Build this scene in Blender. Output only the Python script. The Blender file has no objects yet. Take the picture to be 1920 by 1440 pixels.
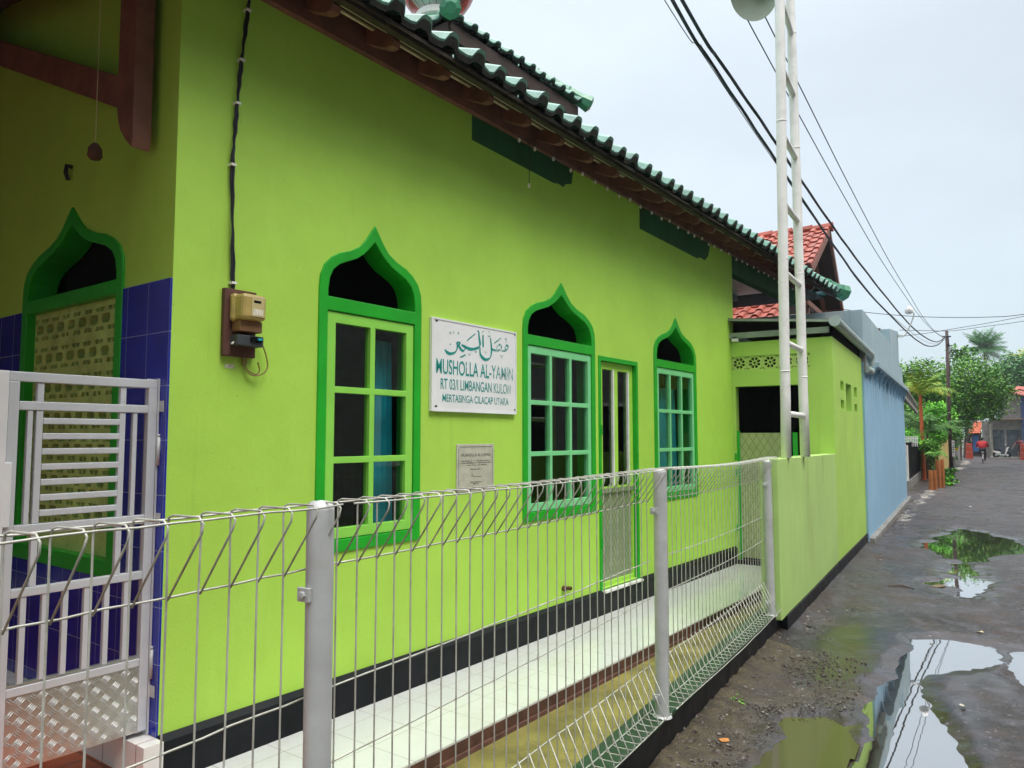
import bpy, bmesh, math, random
import numpy as np
from mathutils import Vector, Matrix
from mathutils.geometry import tessellate_polygon
random.seed(7); np.random.seed(7)
R = math.radians
sc = bpy.context.scene
COL = sc.collection

# ------------------------------------------------------------------ camera
cam_d = bpy.data.cameras.new('camera'); cam = bpy.data.objects.new('camera', cam_d); COL.objects.link(cam)
cam.location = (0, 0, 1.6); cam.rotation_euler = (R(90 + 4.0856), 0, R(31.0495))
cam_d.sensor_fit = 'HORIZONTAL'; cam_d.sensor_width = 36; cam_d.lens = 26.25
cam_d.clip_start = 0.05; cam_d.clip_end = 3000
sc.camera = cam

# ------------------------------------------------------------------ sky (overcast)
SUN_EL, SUN_AZ = R(61), R(104)          # azimuth clockwise from +Y
w = bpy.data.worlds.new('World'); sc.world = w; w.use_nodes = True
nt = w.node_tree; nt.nodes.clear()
def N(t, tree=None, **k):
    n = (tree or nt).nodes.new(t)
    for a, b in k.items(): setattr(n, a, b)
    return n
out = N('ShaderNodeOutputWorld'); bg = N('ShaderNodeBackground'); bg.inputs[1].default_value = 0.1
sky = N('ShaderNodeTexSky', sky_type='NISHITA'); sky.sun_disc = False; sky.sun_elevation = SUN_EL; sky.sun_rotation = SUN_AZ
tc = N('ShaderNodeTexCoord'); sep = N('ShaderNodeSeparateXYZ'); nt.links.new(tc.outputs['Generated'], sep.inputs[0])
ramp = N('ShaderNodeValToRGB')          # cloud cover: bright towards the zenith, paler and dimmer low down
nt.links.new(sep.outputs['Z'], ramp.inputs[0])
els = ramp.color_ramp.elements
els[0].position = 0.0; els[0].color = (.60, .71, .78, 1)
els[1].position = 1.0; els[1].color = (4.6, 4.65, 4.7, 1)
for p, c in ((.10, (.65, .76, .83, 1)), (.34, (.74, .84, .93, 1)), (.52, (.82, .92, 1.02, 1)), (.70, (2.3, 2.35, 2.42, 1))):
    e = els.new(p); e.color = c
noi = N('ShaderNodeTexNoise'); noi.inputs['Scale'].default_value = 1.6; noi.inputs['Detail'].default_value = 5; noi.inputs['Roughness'].default_value = .45
mp = N('ShaderNodeMapping'); mp.inputs['Scale'].default_value = (1, 1, 2.2); mp.inputs['Location'].default_value = (.7, .2, 0)
nt.links.new(tc.outputs['Generated'], mp.inputs[0]); nt.links.new(mp.outputs[0], noi.inputs['Vector'])
cr = N('ShaderNodeMapRange'); cr.inputs[1].default_value = .3; cr.inputs[2].default_value = .7; cr.inputs[3].default_value = 8.6; cr.inputs[4].default_value = 11.2
nt.links.new(noi.outputs['Fac'], cr.inputs[0])
mul = N('ShaderNodeMix', data_type='RGBA', blend_type='MULTIPLY'); mul.inputs[0].default_value = 1
nt.links.new(ramp.outputs[0], mul.inputs[6]); nt.links.new(cr.outputs[0], mul.inputs[7])
mx = N('ShaderNodeMix', data_type='RGBA'); mx.inputs[0].default_value = .92
nt.links.new(sky.outputs[0], mx.inputs[6]); nt.links.new(mul.outputs[2], mx.inputs[7])
nt.links.new(mx.outputs[2], bg.inputs[0]); nt.links.new(bg.outputs[0], out.inputs[0])

sun_d = bpy.data.lights.new('sun', 'SUN'); sun = bpy.data.objects.new('sun', sun_d); COL.objects.link(sun)
sun_d.energy = 1.9; sun_d.angle = R(26); sun_d.color = (1, .97, .92)
dirv = Vector((math.sin(SUN_AZ) * math.cos(SUN_EL), math.cos(SUN_AZ) * math.cos(SUN_EL), math.sin(SUN_EL)))
sun.rotation_euler = dirv.to_track_quat('Z', 'Y').to_euler()
sun.location = (20, -5, 30)

sc.view_settings.view_transform = 'Standard'; sc.view_settings.look = 'None'
sc.view_settings.exposure = 0.18; sc.view_settings.gamma = 1
try: sc.cycles.max_bounces = 8; sc.cycles.transparent_max_bounces = 16
except Exception: pass

# ------------------------------------------------------------------ frames and mesh helpers
TH = math.atan(.096)
class Frame:
    def __init__(s, o, rz): s.o = Vector(o); s.rz = rz; s.m = Matrix.Rotation(rz, 3, 'Z')
    def w(s, p): return s.o + s.m @ Vector(p)
W = Frame((0, 0, 0), 0)
HF = Frame((-3.164, 2.154, 0), -TH)     # prayer hall: local x = out of the side wall (v), y = along it (u)
BASE = {}
def props(o, label=None, cat=None, group=None, kind=None):
    if label: o['label'] = label
    if cat: o['category'] = cat
    if group: o['group'] = group
    if kind: o['kind'] = kind
    return o
def thing(name, label, cat, base=(0, 0, 0), frame=W, group=None):
    o = bpy.data.objects.new(name, None); COL.objects.link(o); o.empty_display_size = .2
    o.location = frame.w(base); o.rotation_euler = (0, 0, frame.rz); BASE[o] = (frame, Vector(base))
    return props(o, label, cat, group)

class MB:
    def __init__(s): s.v = []; s.f = []; s.mi = []; s.cur = 0
    def add(s, vs, fs):
        k = len(s.v); s.v += [tuple(p) for p in vs]; s.f += [tuple(i + k for i in f) for f in fs]; s.mi += [s.cur] * len(fs)
    def box(s, x0, x1, y0, y1, z0, z1):
        x0, x1 = min(x0, x1), max(x0, x1); y0, y1 = min(y0, y1), max(y0, y1); z0, z1 = min(z0, z1), max(z0, z1)
        s.add([(x0, y0, z0), (x1, y0, z0), (x1, y1, z0), (x0, y1, z0), (x0, y0, z1), (x1, y0, z1), (x1, y1, z1), (x0, y1, z1)],
              [(0, 3, 2, 1), (4, 5, 6, 7), (0, 1, 5, 4), (1, 2, 6, 5), (2, 3, 7, 6), (3, 0, 4, 7)])
    def beam(s, p, q, w, h, up=(0, 0, 1)):
        p, q = Vector(p), Vector(q); d = (q - p).normalized(); side = d.cross(Vector(up)).normalized(); u = side.cross(d)
        a, b = side * w / 2, u * h / 2
        vs = [p - a - b, p + a - b, p + a + b, p - a + b, q - a - b, q + a - b, q + a + b, q - a + b]
        s.add(vs, [(0, 1, 2, 3), (7, 6, 5, 4), (0, 4, 5, 1), (1, 5, 6, 2), (2, 6, 7, 3), (3, 7, 4, 0)])
    def tube(s, pts, r, n=8, caps=True):
        pts = [Vector(p) for p in pts]; m = len(pts); rs = r if isinstance(r, (list, tuple)) else [r] * m
        t0 = (pts[1] - pts[0]).normalized(); ref = Vector((0, 0, 1)) if abs(t0.z) < .9 else Vector((1, 0, 0))
        nrm = t0.cross(ref).normalized(); vs = []
        for i, p in enumerate(pts):
            t = (pts[min(i + 1, m - 1)] - pts[max(i - 1, 0)])
            t = t.normalized() if t.length > 1e-9 else t0
            nrm = (nrm - t * nrm.dot(t)).normalized(); bn = t.cross(nrm)
            for k in range(n):
                a = 2 * math.pi * k / n; vs.append(p + (nrm * math.cos(a) + bn * math.sin(a)) * rs[i])
        fs = []
        for i in range(m - 1):
            for k in range(n):
                k2 = (k + 1) % n; fs.append((i * n + k, i * n + k2, (i + 1) * n + k2, (i + 1) * n + k))
        if caps: fs += [tuple(range(n - 1, -1, -1)), tuple((m - 1) * n + k for k in range(n))]
        s.add(vs, fs)
    def lathe(s, prof, n=24, c=(0, 0, 0), axis=(0, 0, 1)):
        q = Vector((0, 0, 1)).rotation_difference(Vector(axis).normalized()); c = Vector(c); vs = []
        for r, h in prof:
            for k in range(n):
                a = 2 * math.pi * k / n; vs.append(c + q @ Vector((r * math.cos(a), r * math.sin(a), h)))
        fs = []
        for i in range(len(prof) - 1):
            for k in range(n):
                k2 = (k + 1) % n; fs.append((i * n + k, i * n + k2, (i + 1) * n + k2, (i + 1) * n + k))
        s.add(vs, fs)
    def ellipsoid(s, c, r, n=12, m=8):
        vs = []; fs = []
        for i in range(m + 1):
            t = math.pi * i / m
            for k in range(n):
                a = 2 * math.pi * k / n
                vs.append((c[0] + r[0] * math.sin(t) * math.cos(a), c[1] + r[1] * math.sin(t) * math.sin(a), c[2] + r[2] * math.cos(t)))
        for i in range(m):
            for k in range(n):
                k2 = (k + 1) % n; fs.append((i * n + k, (i + 1) * n + k, (i + 1) * n + k2, i * n + k2))
        s.add(vs, fs)
    def prism(s, poly, fn, d0, d1, holes=(), back=True):
        """poly in (a,b); fn(a,b,d)->xyz; front at d1, back at d0."""
        loops = [list(poly)] + [list(h) for h in holes]
        flat = [p for l in loops for p in l]
        tris = tessellate_polygon([[Vector((a, b, 0)) for a, b in l] for l in loops])
        n = len(flat)
        vs = [fn(a, b, d1) for a, b in flat] + [fn(a, b, d0) for a, b in flat]
        fs = []
        for t in tris:
            fs.append(tuple(t))
            if back: fs.append(tuple(i + n for i in reversed(t)))
        k = 0
        for l in loops:
            m = len(l)
            for i in range(m): fs.append((k + i, k + (i + 1) % m, k + (i + 1) % m + n, k + i + n))
            k += m
        s.add(vs, fs)
    def build(s, name, mats, parent=None, frame=None, base=None, smooth=False, bevel=0, fix=True, label=None, cat=None, group=None, kind=None):
        me = bpy.data.meshes.new(name)
        if parent is not None: frame, b = BASE[parent]
        else:
            frame = frame or W
            if base is None:
                a = np.array(s.v); b = Vector(((a[:, 0].min() + a[:, 0].max()) / 2, (a[:, 1].min() + a[:, 1].max()) / 2, a[:, 2].min()))
            else: b = Vector(base)
        me.from_pydata([(x - b.x, y - b.y, z - b.z) for x, y, z in s.v], [], s.f)
        ms = mats if isinstance(mats, (list, tuple)) else [mats]
        for m in ms: me.materials.append(m)
        if len(ms) > 1: me.polygons.foreach_set('material_index', s.mi)
        if fix:
            bm = bmesh.new(); bm.from_mesh(me); bmesh.ops.recalc_face_normals(bm, faces=bm.faces); bm.to_mesh(me); bm.free()
        if smooth:
            me.polygons.foreach_set('use_smooth', [True] * len(me.polygons))
        o = bpy.data.objects.new(name, me); COL.objects.link(o)
        if parent is not None: o.parent = parent
        else: o.location = frame.w(b); o.rotation_euler = (0, 0, frame.rz)
        BASE[o] = (frame, b)
        if bevel:
            md = o.modifiers.new('bevel', 'BEVEL'); md.width = bevel; md.segments = 2; md.limit_method = 'ANGLE'; md.angle_limit = R(40)
        return props(o, label, cat, group, kind)
def dup(o, parent=None, loc=None, label=None):
    c = o.copy(); COL.objects.link(c)
    if parent is not None: c.parent = parent
    if loc is not None: c.location = loc
    if label: c['label'] = label
    for ch in list(o.children): dup(ch, c)
    return c
YZ = lambda x: (lambda a, b, d: (x + d, a, b))        # polygon in (y,z), depth along x
XZ = lambda y: (lambda a, b, d: (a, y + d, b))        # polygon in (x,z), depth along y
XY = lambda z: (lambda a, b, d: (a, b, z + d))
def rect(a0, a1, b0, b1): return [(a0, b0), (a1, b0), (a1, b1), (a0, b1)]
def sstep(x): x = np.clip(x, 0, 1); return x * x * (3 - 2 * x)

# ------------------------------------------------------------------ materials
def new_mat(name):
    m = bpy.data.materials.new(name); m.use_nodes = True; t = m.node_tree
    return m, t, t.nodes['Principled BSDF']
def mixc(t, fac, a, b, mode='MIX'):
    n = N('ShaderNodeMix', t, data_type='RGBA', blend_type=mode)
    for i, x in ((0, fac), (6, a), (7, b)):
        if isinstance(x, bpy.types.NodeSocket): t.links.new(x, n.inputs[i])
        elif i == 0: n.inputs[0].default_value = x
        else: n.inputs[i].default_value = (*x[:3], 1)
    return n.outputs[2]
def math_n(t, op, a, b=None, c=None):
    n = N('ShaderNodeMath', t, operation=op)
    for i, x in enumerate((a, b, c)):
        if x is None: continue
        if isinstance(x, bpy.types.NodeSocket): t.links.new(x, n.inputs[i])
        else: n.inputs[i].default_value = x
    return n.outputs[0]
def coords(t, scale=(1, 1, 1), loc=(0, 0, 0)):
    c = N('ShaderNodeTexCoord', t); m = N('ShaderNodeMapping', t); m.inputs['Scale'].default_value = scale; m.inputs['Location'].default_value = loc
    t.links.new(c.outputs['Object'], m.inputs[0]); return m.outputs[0]
def noise(t, scale, detail=4, rough=.55, vec=None):
    n = N('ShaderNodeTexNoise', t); n.inputs['Scale'].default_value = scale; n.inputs['Detail'].default_value = detail; n.inputs['Roughness'].default_value = rough
    t.links.new(vec if vec is not None else coords(t), n.inputs['Vector']); return n.outputs['Fac']
def remap(t, x, a, b, c=0., d=1.):
    n = N('ShaderNodeMapRange', t)
    t.links.new(x, n.inputs[0])
    for i, v in enumerate((a, b, c, d)): n.inputs[i + 1].default_value = v
    return n.outputs[0]
def add_bump(t, bs, h, strength=.3, dist=.01):
    b = N('ShaderNodeBump', t); b.inputs['Strength'].default_value = strength; b.inputs['Distance'].default_value = dist
    t.links.new(h, b.inputs['Height']); t.links.new(b.outputs[0], bs.inputs['Normal']); return b
def mat(name, col, rough=.6, metal=0, var=.12, vscale=6, bump=0, bscale=60, spec=.5, dirt=None, dscale=3, damt=.5):
    m, t, bs = new_mat(name)
    c = mixc(t, remap(t, noise(t, vscale), .3, .7), [x * (1 - var) for x in col], [min(1, x * (1 + var)) for x in col])
    if dirt:
        c = mixc(t, remap(t, noise(t, dscale, 8, .7), .5, .72, 0, damt), c, dirt)
    t.links.new(c, bs.inputs['Base Color'])
    bs.inputs['Roughness'].default_value = rough; bs.inputs['Metallic'].default_value = metal; bs.inputs['Specular IOR Level'].default_value = spec
    t.links.new(remap(t, noise(t, vscale * 3), .3, .7, max(0, rough - .08), min(1, rough + .08)), bs.inputs['Roughness'])
    if bump: add_bump(t, bs, noise(t, bscale, 5), bump)
    return m
def plaster(name, col, drips=None, var=.07, extra=None):
    """painted plaster: faint roller mottling, fine grain, optional brownish drip stains with a shape of their own"""
    m, t, bs = new_mat(name)
    c = mixc(t, remap(t, noise(t, 1.7, 6, .6), .3, .7), [x * (1 - var) for x in col], [x * (1 + var) for x in col])
    c = mixc(t, remap(t, noise(t, 14, 6, .7), .58, .8, 0, .26), c, [x * .72 for x in col])
    c = mixc(t, remap(t, noise(t, 3.1, 7, .72, coords(t, (1, 1, .35))), .56, .74, 0, .30), c, [min(1, x * 1.12 + .05) for x in col])
    c = mixc(t, remap(t, noise(t, 1.3, 7, .7, coords(t, (4.5, 4.5, .25))), .60, .74, 0, .16), c, (.16, .19, .05))
    sp = noise(t, 55, 2, .5); c = mixc(t, remap(t, sp, .74, .76, 0, .5), c, (.12, .12, .05))
    if drips:
        col2, z0, z1, dens, sx = drips
        v = coords(t, (sx, sx, .22)); n1 = noise(t, 1.0, 3, .5, v)
        sepn = N('ShaderNodeSeparateXYZ', t); t.links.new(coords(t), sepn.inputs[0])
        fade = remap(t, sepn.outputs['Z'], z0, z1, 0, 1)
        f = math_n(t, 'MULTIPLY', remap(t, n1, dens, dens + .07), fade)
        f = math_n(t, 'MULTIPLY', f, remap(t, noise(t, 9, 4), .3, .6, .35, .9))
        c = mixc(t, f, c, col2)
    if extra: c = extra(t, c)
    t.links.new(c, bs.inputs['Base Color']); bs.inputs['Roughness'].default_value = .62; bs.inputs['Specular IOR Level'].default_value = .35
    h = math_n(t, 'ADD', noise(t, 90, 4), math_n(t, 'MULTIPLY', noise(t, 6, 4), 2.5))
    add_bump(t, bs, h, .22, .006)
    return m
def grid_fac(t, specs, lw):
    """specs: list of (axis, size, offset); 1 on grout lines"""
    sepn = N('ShaderNodeSeparateXYZ', t); t.links.new(coords(t), sepn.inputs[0]); r = None
    for ax, size, off in specs:
        x = math_n(t, 'FRACT', math_n(t, 'DIVIDE', math_n(t, 'ADD', sepn.outputs[ax], off + size * 400), size))
        d = math_n(t, 'LESS_THAN', x, lw / size); r = d if r is None else math_n(t, 'MAXIMUM', r, d)
    return r
def tile_mat(name, col, grout, specs, lw=.005, rough=.15, var=.1, dirt=None):
    m, t, bs = new_mat(name); g = grid_fac(t, specs, lw)
    c = mixc(t, remap(t, noise(t, 3), .3, .7), [x * (1 - var) for x in col], [x * (1 + var) for x in col])
    if dirt: c = mixc(t, remap(t, noise(t, 2.2, 8, .7), .52, .75, 0, .4), c, dirt)
    c = mixc(t, g, c, grout); t.links.new(c, bs.inputs['Base Color'])
    t.links.new(math_n(t, 'MULTIPLY_ADD', g, .5, rough), bs.inputs['Roughness'])
    add_bump(t, bs, math_n(t, 'SUBTRACT', math_n(t, 'MULTIPLY', noise(t, 2), .3), g), .25, .002)
    return m
def glass(name, refl=.05, tint=(.8, .9, .85)):
    m = bpy.data.materials.new(name); m.use_nodes = True; t = m.node_tree; t.nodes.clear()
    o = N('ShaderNodeOutputMaterial', t); mixs = N('ShaderNodeMixShader', t); tr = N('ShaderNodeBsdfTransparent', t); gl = N('ShaderNodeBsdfGlossy', t)
    tr.inputs[0].default_value = (*tint, 1); gl.inputs['Roughness'].default_value = .02
    mixs.inputs[0].default_value = refl
    t.links.new(tr.outputs[0], mixs.inputs[1]); t.links.new(gl.outputs[0], mixs.inputs[2]); t.links.new(mixs.outputs[0], o.inputs[0]); return m
def leaf_mat(name, cols, rough=.5):
    m, t, bs = new_mat(name); g = N('ShaderNodeNewGeometry', t); r = N('ShaderNodeValToRGB', t); e = r.color_ramp.elements
    e[0].color = (*cols[0], 1); e[1].color = (*cols[-1], 1)
    for i, c in enumerate(cols[1:-1]): x = e.new((i + 1) / (len(cols) - 1)); x.color = (*c, 1)
    f = math_n(t, 'ADD', math_n(t, 'MULTIPLY', g.outputs['Random Per Island'], .38), remap(t, noise(t, 1.1, 4, .6), .3, .7, 0, .62))
    t.links.new(f, r.inputs[0]); t.links.new(r.outputs[0], bs.inputs['Base Color']); bs.inputs['Roughness'].default_value = rough
    bs.inputs['Specular IOR Level'].default_value = .3
    return m
LIME = (.39, .65, .08)
M = {}
M['lime'] = plaster('lime_plaster', LIME)
def lowstreak(t, c): return c
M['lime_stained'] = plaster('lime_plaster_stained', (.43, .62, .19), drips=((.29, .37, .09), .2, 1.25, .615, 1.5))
M['lime_skylit'] = plaster('skylit_lime_plaster', (.41, .635, .115))  # same paint as the hall; skylight on the annex put into a paler colour
M['lime_screen'] = mat('lime_screen_block', (.42, .60, .16), .8, var=.15, bump=.3, bscale=80, dirt=(.16, .17, .05), dscale=8)
M['green'] = mat('leaf_green_gloss_paint', (.013, .36, .018), .38, var=.12, vscale=4, bump=.08, bscale=40)
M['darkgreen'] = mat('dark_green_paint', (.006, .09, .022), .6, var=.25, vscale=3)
M['sash_lime'] = mat('lime_gloss_paint', (.26, .64, .085), .35, var=.06, bump=.05, bscale=30)
M['sash_mint'] = mat('mint_gloss_paint', (.20, .62, .27), .35, var=.06, bump=.05, bscale=30)
M['door_lime'] = mat('door_yellow_green_paint', (.36, .66, .07), .4, var=.08, bump=.05)
M['pane'] = glass('window_glass', .055, (.75, .85, .8))
M['pane_dull'] = glass('frosted_window_glass', .06, (.35, .5, .4))
M['curtain'] = mat('teal_curtain_cloth', (.015, .42, .66), .85, var=.15, vscale=5, bump=.15, bscale=200)
M['plinth'] = mat('black_gloss_plinth', (.004, .005, .008), .42, var=.4, vscale=3, bump=.15, bscale=12, dirt=(.016, .016, .016), damt=.5, spec=.22)
M['tile_white'] = tile_mat('white_floor_tiles', (.60, .615, .58), (.32, .28, .26), [(0, .30, -.78 + .003), (1, .30, .05)], .005, .13, .03, dirt=(.40, .37, .29))
M['tile_blue'] = tile_mat('blue_wall_tiles', (.010, .019, .30), (.22, .26, .45), [(0, .20, .005), (2, .255, -.055)], .0035, .16, .25)
M['terracotta'] = tile_mat('terracotta_floor_tiles', (.42, .085, .02), (.08, .035, .02), [(0, .30, .1), (1, .30, .12)], .008, .22, .15)
M['brick_edge'] = mat('bare_brick_edge', (.085, .035, .02), .85, var=.4, vscale=9, bump=.6, bscale=30)
M['moss'] = mat('mossy_drain_floor', (.19, .165, .04), .6, var=.4, vscale=3, bump=.4, bscale=25, dirt=(.06, .05, .02), dscale=5, damt=.7)
M['kerbgreen'] = mat('dark_green_kerb_paint', (.014, .050, .017), .55, var=.35, vscale=4, bump=.3, bscale=30, dirt=(.02, .03, .02), damt=.8)
M['wood'] = mat('brown_timber', (.19, .078, .052), .7, var=.25, vscale=7, bump=.2, bscale=40)
M['wooddark'] = mat('dark_timber', (.035, .018, .013), .8, var=.3, vscale=7, bump=.2, bscale=40)
M['batten'] = mat('pale_batten', (.62, .56, .36), .7, var=.2)
M['undertile'] = mat('tile_underside', (.045, .033, .026), .9, var=.4, vscale=9, bump=.6, bscale=25)
M['glaze'] = mat('green_glazed_tile', (.105, .245, .19), .3, var=.25, vscale=5, bump=.2, bscale=25, dirt=(.06, .10, .075), dscale=6, damt=.55)
M['glaze_cap'] = mat('green_ridge_cap', (.055, .23, .125), .35, var=.2, vscale=6, bump=.1, dirt=(.04, .12, .08), dscale=5, damt=.5)
M['tile_end'] = mat('dark_tile_ends', (.022, .022, .018), .85, var=.4, vscale=20, bump=.5)  # end faces of the courses, coloured darker than the glaze
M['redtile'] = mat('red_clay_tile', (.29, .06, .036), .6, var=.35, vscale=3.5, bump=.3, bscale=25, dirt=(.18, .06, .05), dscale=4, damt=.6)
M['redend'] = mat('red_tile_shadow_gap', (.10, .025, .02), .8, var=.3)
M['silver'] = mat('silver_fence_paint', (.52, .53, .52), .5, metal=.25, var=.1, vscale=9, bump=.06, bscale=60, dirt=(.30, .28, .24), dscale=5, damt=.3)
M['wire'] = mat('galvanised_wire', (.52, .52, .46), .5, metal=.3, var=.2, vscale=14, dirt=(.2, .13, .06), dscale=9, damt=.6)
M['gategrey'] = mat('silver_gate_paint', (.56, .58, .60), .42, metal=.15, var=.06, vscale=6)
M['gatewhite'] = mat('white_latch_box_paint', (.72, .72, .72), .4, var=.05)
M['white'] = mat('white_gloss_paint', (.78, .77, .73), .4, var=.06, vscale=5, bump=.06, bscale=20, dirt=(.42, .40, .33), dscale=7, damt=.45)
M['signwhite'] = mat('white_sign_board', (.78, .78, .78), .45, var=.03, dirt=(.5, .5, .46), dscale=3, damt=.35)
M['annexbeam'] = mat('grey_green_fascia', (.25, .31, .24), .7, var=.2, bump=.2, dirt=(.08, .09, .07), damt=.6)
M['bluewall'] = plaster('pale_blue_plaster', (.28, .47, .63), drips=((.10, .16, .22), 2.05, 2.6, .54, 5.0))
M['greywall'] = plaster('blue_grey_plaster', (.33, .44, .48), drips=((.5, .55, .56), 2.8, 3.4, .6, 1.5))
M['black'] = mat('black_and_shade', (.005, .005, .006), .8, spec=.1)  # true black parts, also painted darkness inside rooms and openings
M['cable'] = mat('black_cable', (.012, .012, .02), .5)
M['concrete'] = mat('weathered_concrete', (.24, .23, .21), .85, var=.2, vscale=4, bump=.4, bscale=30, dirt=(.09, .085, .07), damt=.6)
M['palestone'] = mat('pale_rubble', (.30, .275, .24), .85, var=.3, vscale=5, bump=.5, bscale=20, dirt=(.15, .14, .11), damt=.6)
M['bark'] = mat('tree_bark', (.085, .06, .04), .9, var=.3, vscale=6, bump=.5, bscale=15)
M['interior'] = mat('shade_dark_plaster', (.03, .035, .03), .9)  # dimness of the room painted into the floor and ceiling colour
def plate_mat():
    """aluminium tread plate: groups of short raised bars, alternating direction"""
    m, t, bs = new_mat('aluminium_tread_plate')
    bs.inputs['Base Color'].default_value = (.62, .62, .6, 1); bs.inputs['Metallic'].default_value = .85; bs.inputs['Roughness'].default_value = .33
    return m
M['plate'] = plate_mat()
M['platebar'] = mat('raised_tread_bars', (.55, .55, .53), .55, metal=.7, var=.05)
def lattice_mat(name, col, line, cell=.06, lw=.16):
    m, t, bs = new_mat(name); s = N('ShaderNodeSeparateXYZ', t); t.links.new(coords(t), s.inputs[0])
    h = math_n(t, 'ADD', s.outputs[0], s.outputs[1]); r = None
    for sg in (1, -1):
        x = math_n(t, 'DIVIDE', math_n(t, 'ADD', h, math_n(t, 'MULTIPLY', s.outputs[2], .62 * sg)), cell)
        d = math_n(t, 'LESS_THAN', math_n(t, 'FRACT', math_n(t, 'ADD', x, 500)), lw); r = d if r is None else math_n(t, 'MAXIMUM', r, d)
    c = mixc(t, remap(t, noise(t, 5), .3, .7), [x * .85 for x in col], [x * 1.1 for x in col]); c = mixc(t, r, c, line)
    t.links.new(c, bs.inputs['Base Color']); bs.inputs['Roughness'].default_value = .42; bs.inputs['Metallic'].default_value = .3
    add_bump(t, bs, r, .5, .003); return m
M['doorplate'] = lattice_mat('pressed_lattice_sheet', (.33, .38, .24), (.21, .25, .14))
M['meshgate'] = lattice_mat('pressed_gate_sheet', (.40, .44, .22), (.27, .31, .13), .09, .14)
def worn_paint():
    m = bpy.data.materials.new('worn_teal_lettering'); m.use_nodes = True; t = m.node_tree; bs = t.nodes['Principled BSDF']
    n1 = noise(t, 3.2, 2, .5, coords(t, (0, 1, .25))); n2 = noise(t, 95, 3, .6, coords(t, (1, 1.6, .35)))
    sy_ = N('ShaderNodeSeparateXYZ', t); t.links.new(coords(t), sy_.inputs[0])
    f = math_n(t, 'ADD', math_n(t, 'MULTIPLY', n1, .55), math_n(t, 'MULTIPLY', n2, .85))
    f = math_n(t, 'ADD', f, remap(t, sy_.outputs['Y'], -.42, .42, -.06, .17))
    f = math_n(t, 'ADD', f, remap(t, sy_.outputs['Z'], .35, .40, 0, -.10))
    c = mixc(t, remap(t, f, .86, .93), (.005, .27, .235), (.66, .70, .69))
    t.links.new(c, bs.inputs['Base Color']); bs.inputs['Roughness'].default_value = .5; return m
M['lettering'] = worn_paint()

# ================================================================== GROUND
def fieldnoise(X, Y, s, seed):
    rs = np.random.RandomState(seed); g = rs.rand(64, 64)
    x = X / s + 1000.3; y = Y / s + 1000.7
    xi = np.floor(x).astype(int); yi = np.floor(y).astype(int); fx = sstep(x - xi); fy = sstep(y - yi)
    a = g[xi % 64, yi % 64]; b = g[(xi + 1) % 64, yi % 64]; c = g[xi % 64, (yi + 1) % 64]; d = g[(xi + 1) % 64, (yi + 1) % 64]
    return (a * (1 - fx) + b * fx) * (1 - fy) + (c * (1 - fx) + d * fx) * fy
def sdf_poly(X, Y, poly):
    """signed distance, negative inside"""
    P = np.array(poly); d = np.full(X.shape, 1e9); ins = np.zeros(X.shape, bool)
    for i in range(len(P)):
        ax, ay = P[i]; bx, by = P[(i + 1) % len(P)]
        ex, ey = bx - ax, by - ay; wx, wy = X - ax, Y - ay
        h = np.clip((wx * ex + wy * ey) / (ex * ex + ey * ey + 1e-12), 0, 1)
        d = np.minimum(d, np.hypot(wx - ex * h, wy - ey * h))
        cnd = ((ay > Y) != (by > Y)) & (X < ex * (Y - ay) / (ey + 1e-12 * (ey == 0)) + ax)
        ins ^= cnd
    return np.where(ins, -d, d)
PUD = {
 'far': [(-.57, 13.0), (-.38, 14.2), (-.1, 15.6), (.25, 15.2), (.62, 14.3), (.85, 13.2), (.5, 12.5), (.25, 12.2), (.06, 11.5), (.05, 10.9), (.12, 10.0), (.16, 9.4), (-.03, 8.95), (-.16, 9.05), (-.12, 9.5), (-.32, 9.4), (-.34, 9.7), (-.18, 10.1), (-.15, 11.6), (-.36, 12.2), (-.48, 12.5)],
 'near': [(-.41, 6.6), (-.4, 6.88), (-.13, 7.1), (.08, 7.0), (.19, 6.8), (.22, 6.55), (.06, 6.3), (-.1, 6.08), (-.18, 6.0), (-.27, 5.98), (-.27, 5.65), (-.24, 5.4), (-.2, 5.15), (-.13, 4.85), (-.1, 4.55), (-.08, 4.1), (-.1, 3.5), (-.55, 3.5), (-.5, 4.3), (-.52, 4.7), (-.56, 5.0), (-.52, 5.3), (-.5, 5.7), (-.44, 6.0), (-.46, 6.4)],
 'right': [(.25, 6.85), (.36, 6.95), (.6, 6.7), (.65, 6.0), (.36, 5.75), (.26, 6.1), (.2, 6.45)],
 'side': [(-.9, 4.4), (-.84, 4.62), (-.74, 4.74), (-.64, 4.7), (-.56, 4.78), (-.54, 4.4), (-.56, 3.9), (-.62, 3.4), (-1.0, 3.4), (-.95, 4.0)],
 'distant': [(1.2, 19.5), (1.5, 20.5), (2.4, 20.2), (2.9, 19.0), (1.9, 18.6)],
}
def axis(segs):
    o = [segs[0][0]]
    for a, b, s0, s1 in segs:
        x = a; st = s0
        while x < b - 1e-6:
            st = s0 + (s1 - s0) * (x - a) / (b - a); x = min(b, x + st); o.append(x)
    return np.array(o)
xs = axis([(-1.43, .9, .021, .021), (.9, 4.5, .05, .2)])
ys = axis([(-4, 2.6, .5, .1), (2.6, 9, .022, .035), (9, 17, .04, .1), (17, 92, .2, 1.6)])
X, Y = np.meshgrid(xs, ys, indexing='ij')
fd1, fd2 = 1 - sstep((Y - 8) / 5), 1 - sstep((Y - 13) / 9)
nz = (fieldnoise(X, Y, 1.6, 1) - .5) * .014 * (1 - sstep((Y - 20) / 12)) + (fieldnoise(X, Y, .35, 2) - .5) * .010 * fd2 + (fieldnoise(X, Y, .11, 3) - .5) * .006 * fd1 + (fieldnoise(X, Y, .045, 4) - .5) * .005 * fd1
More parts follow.
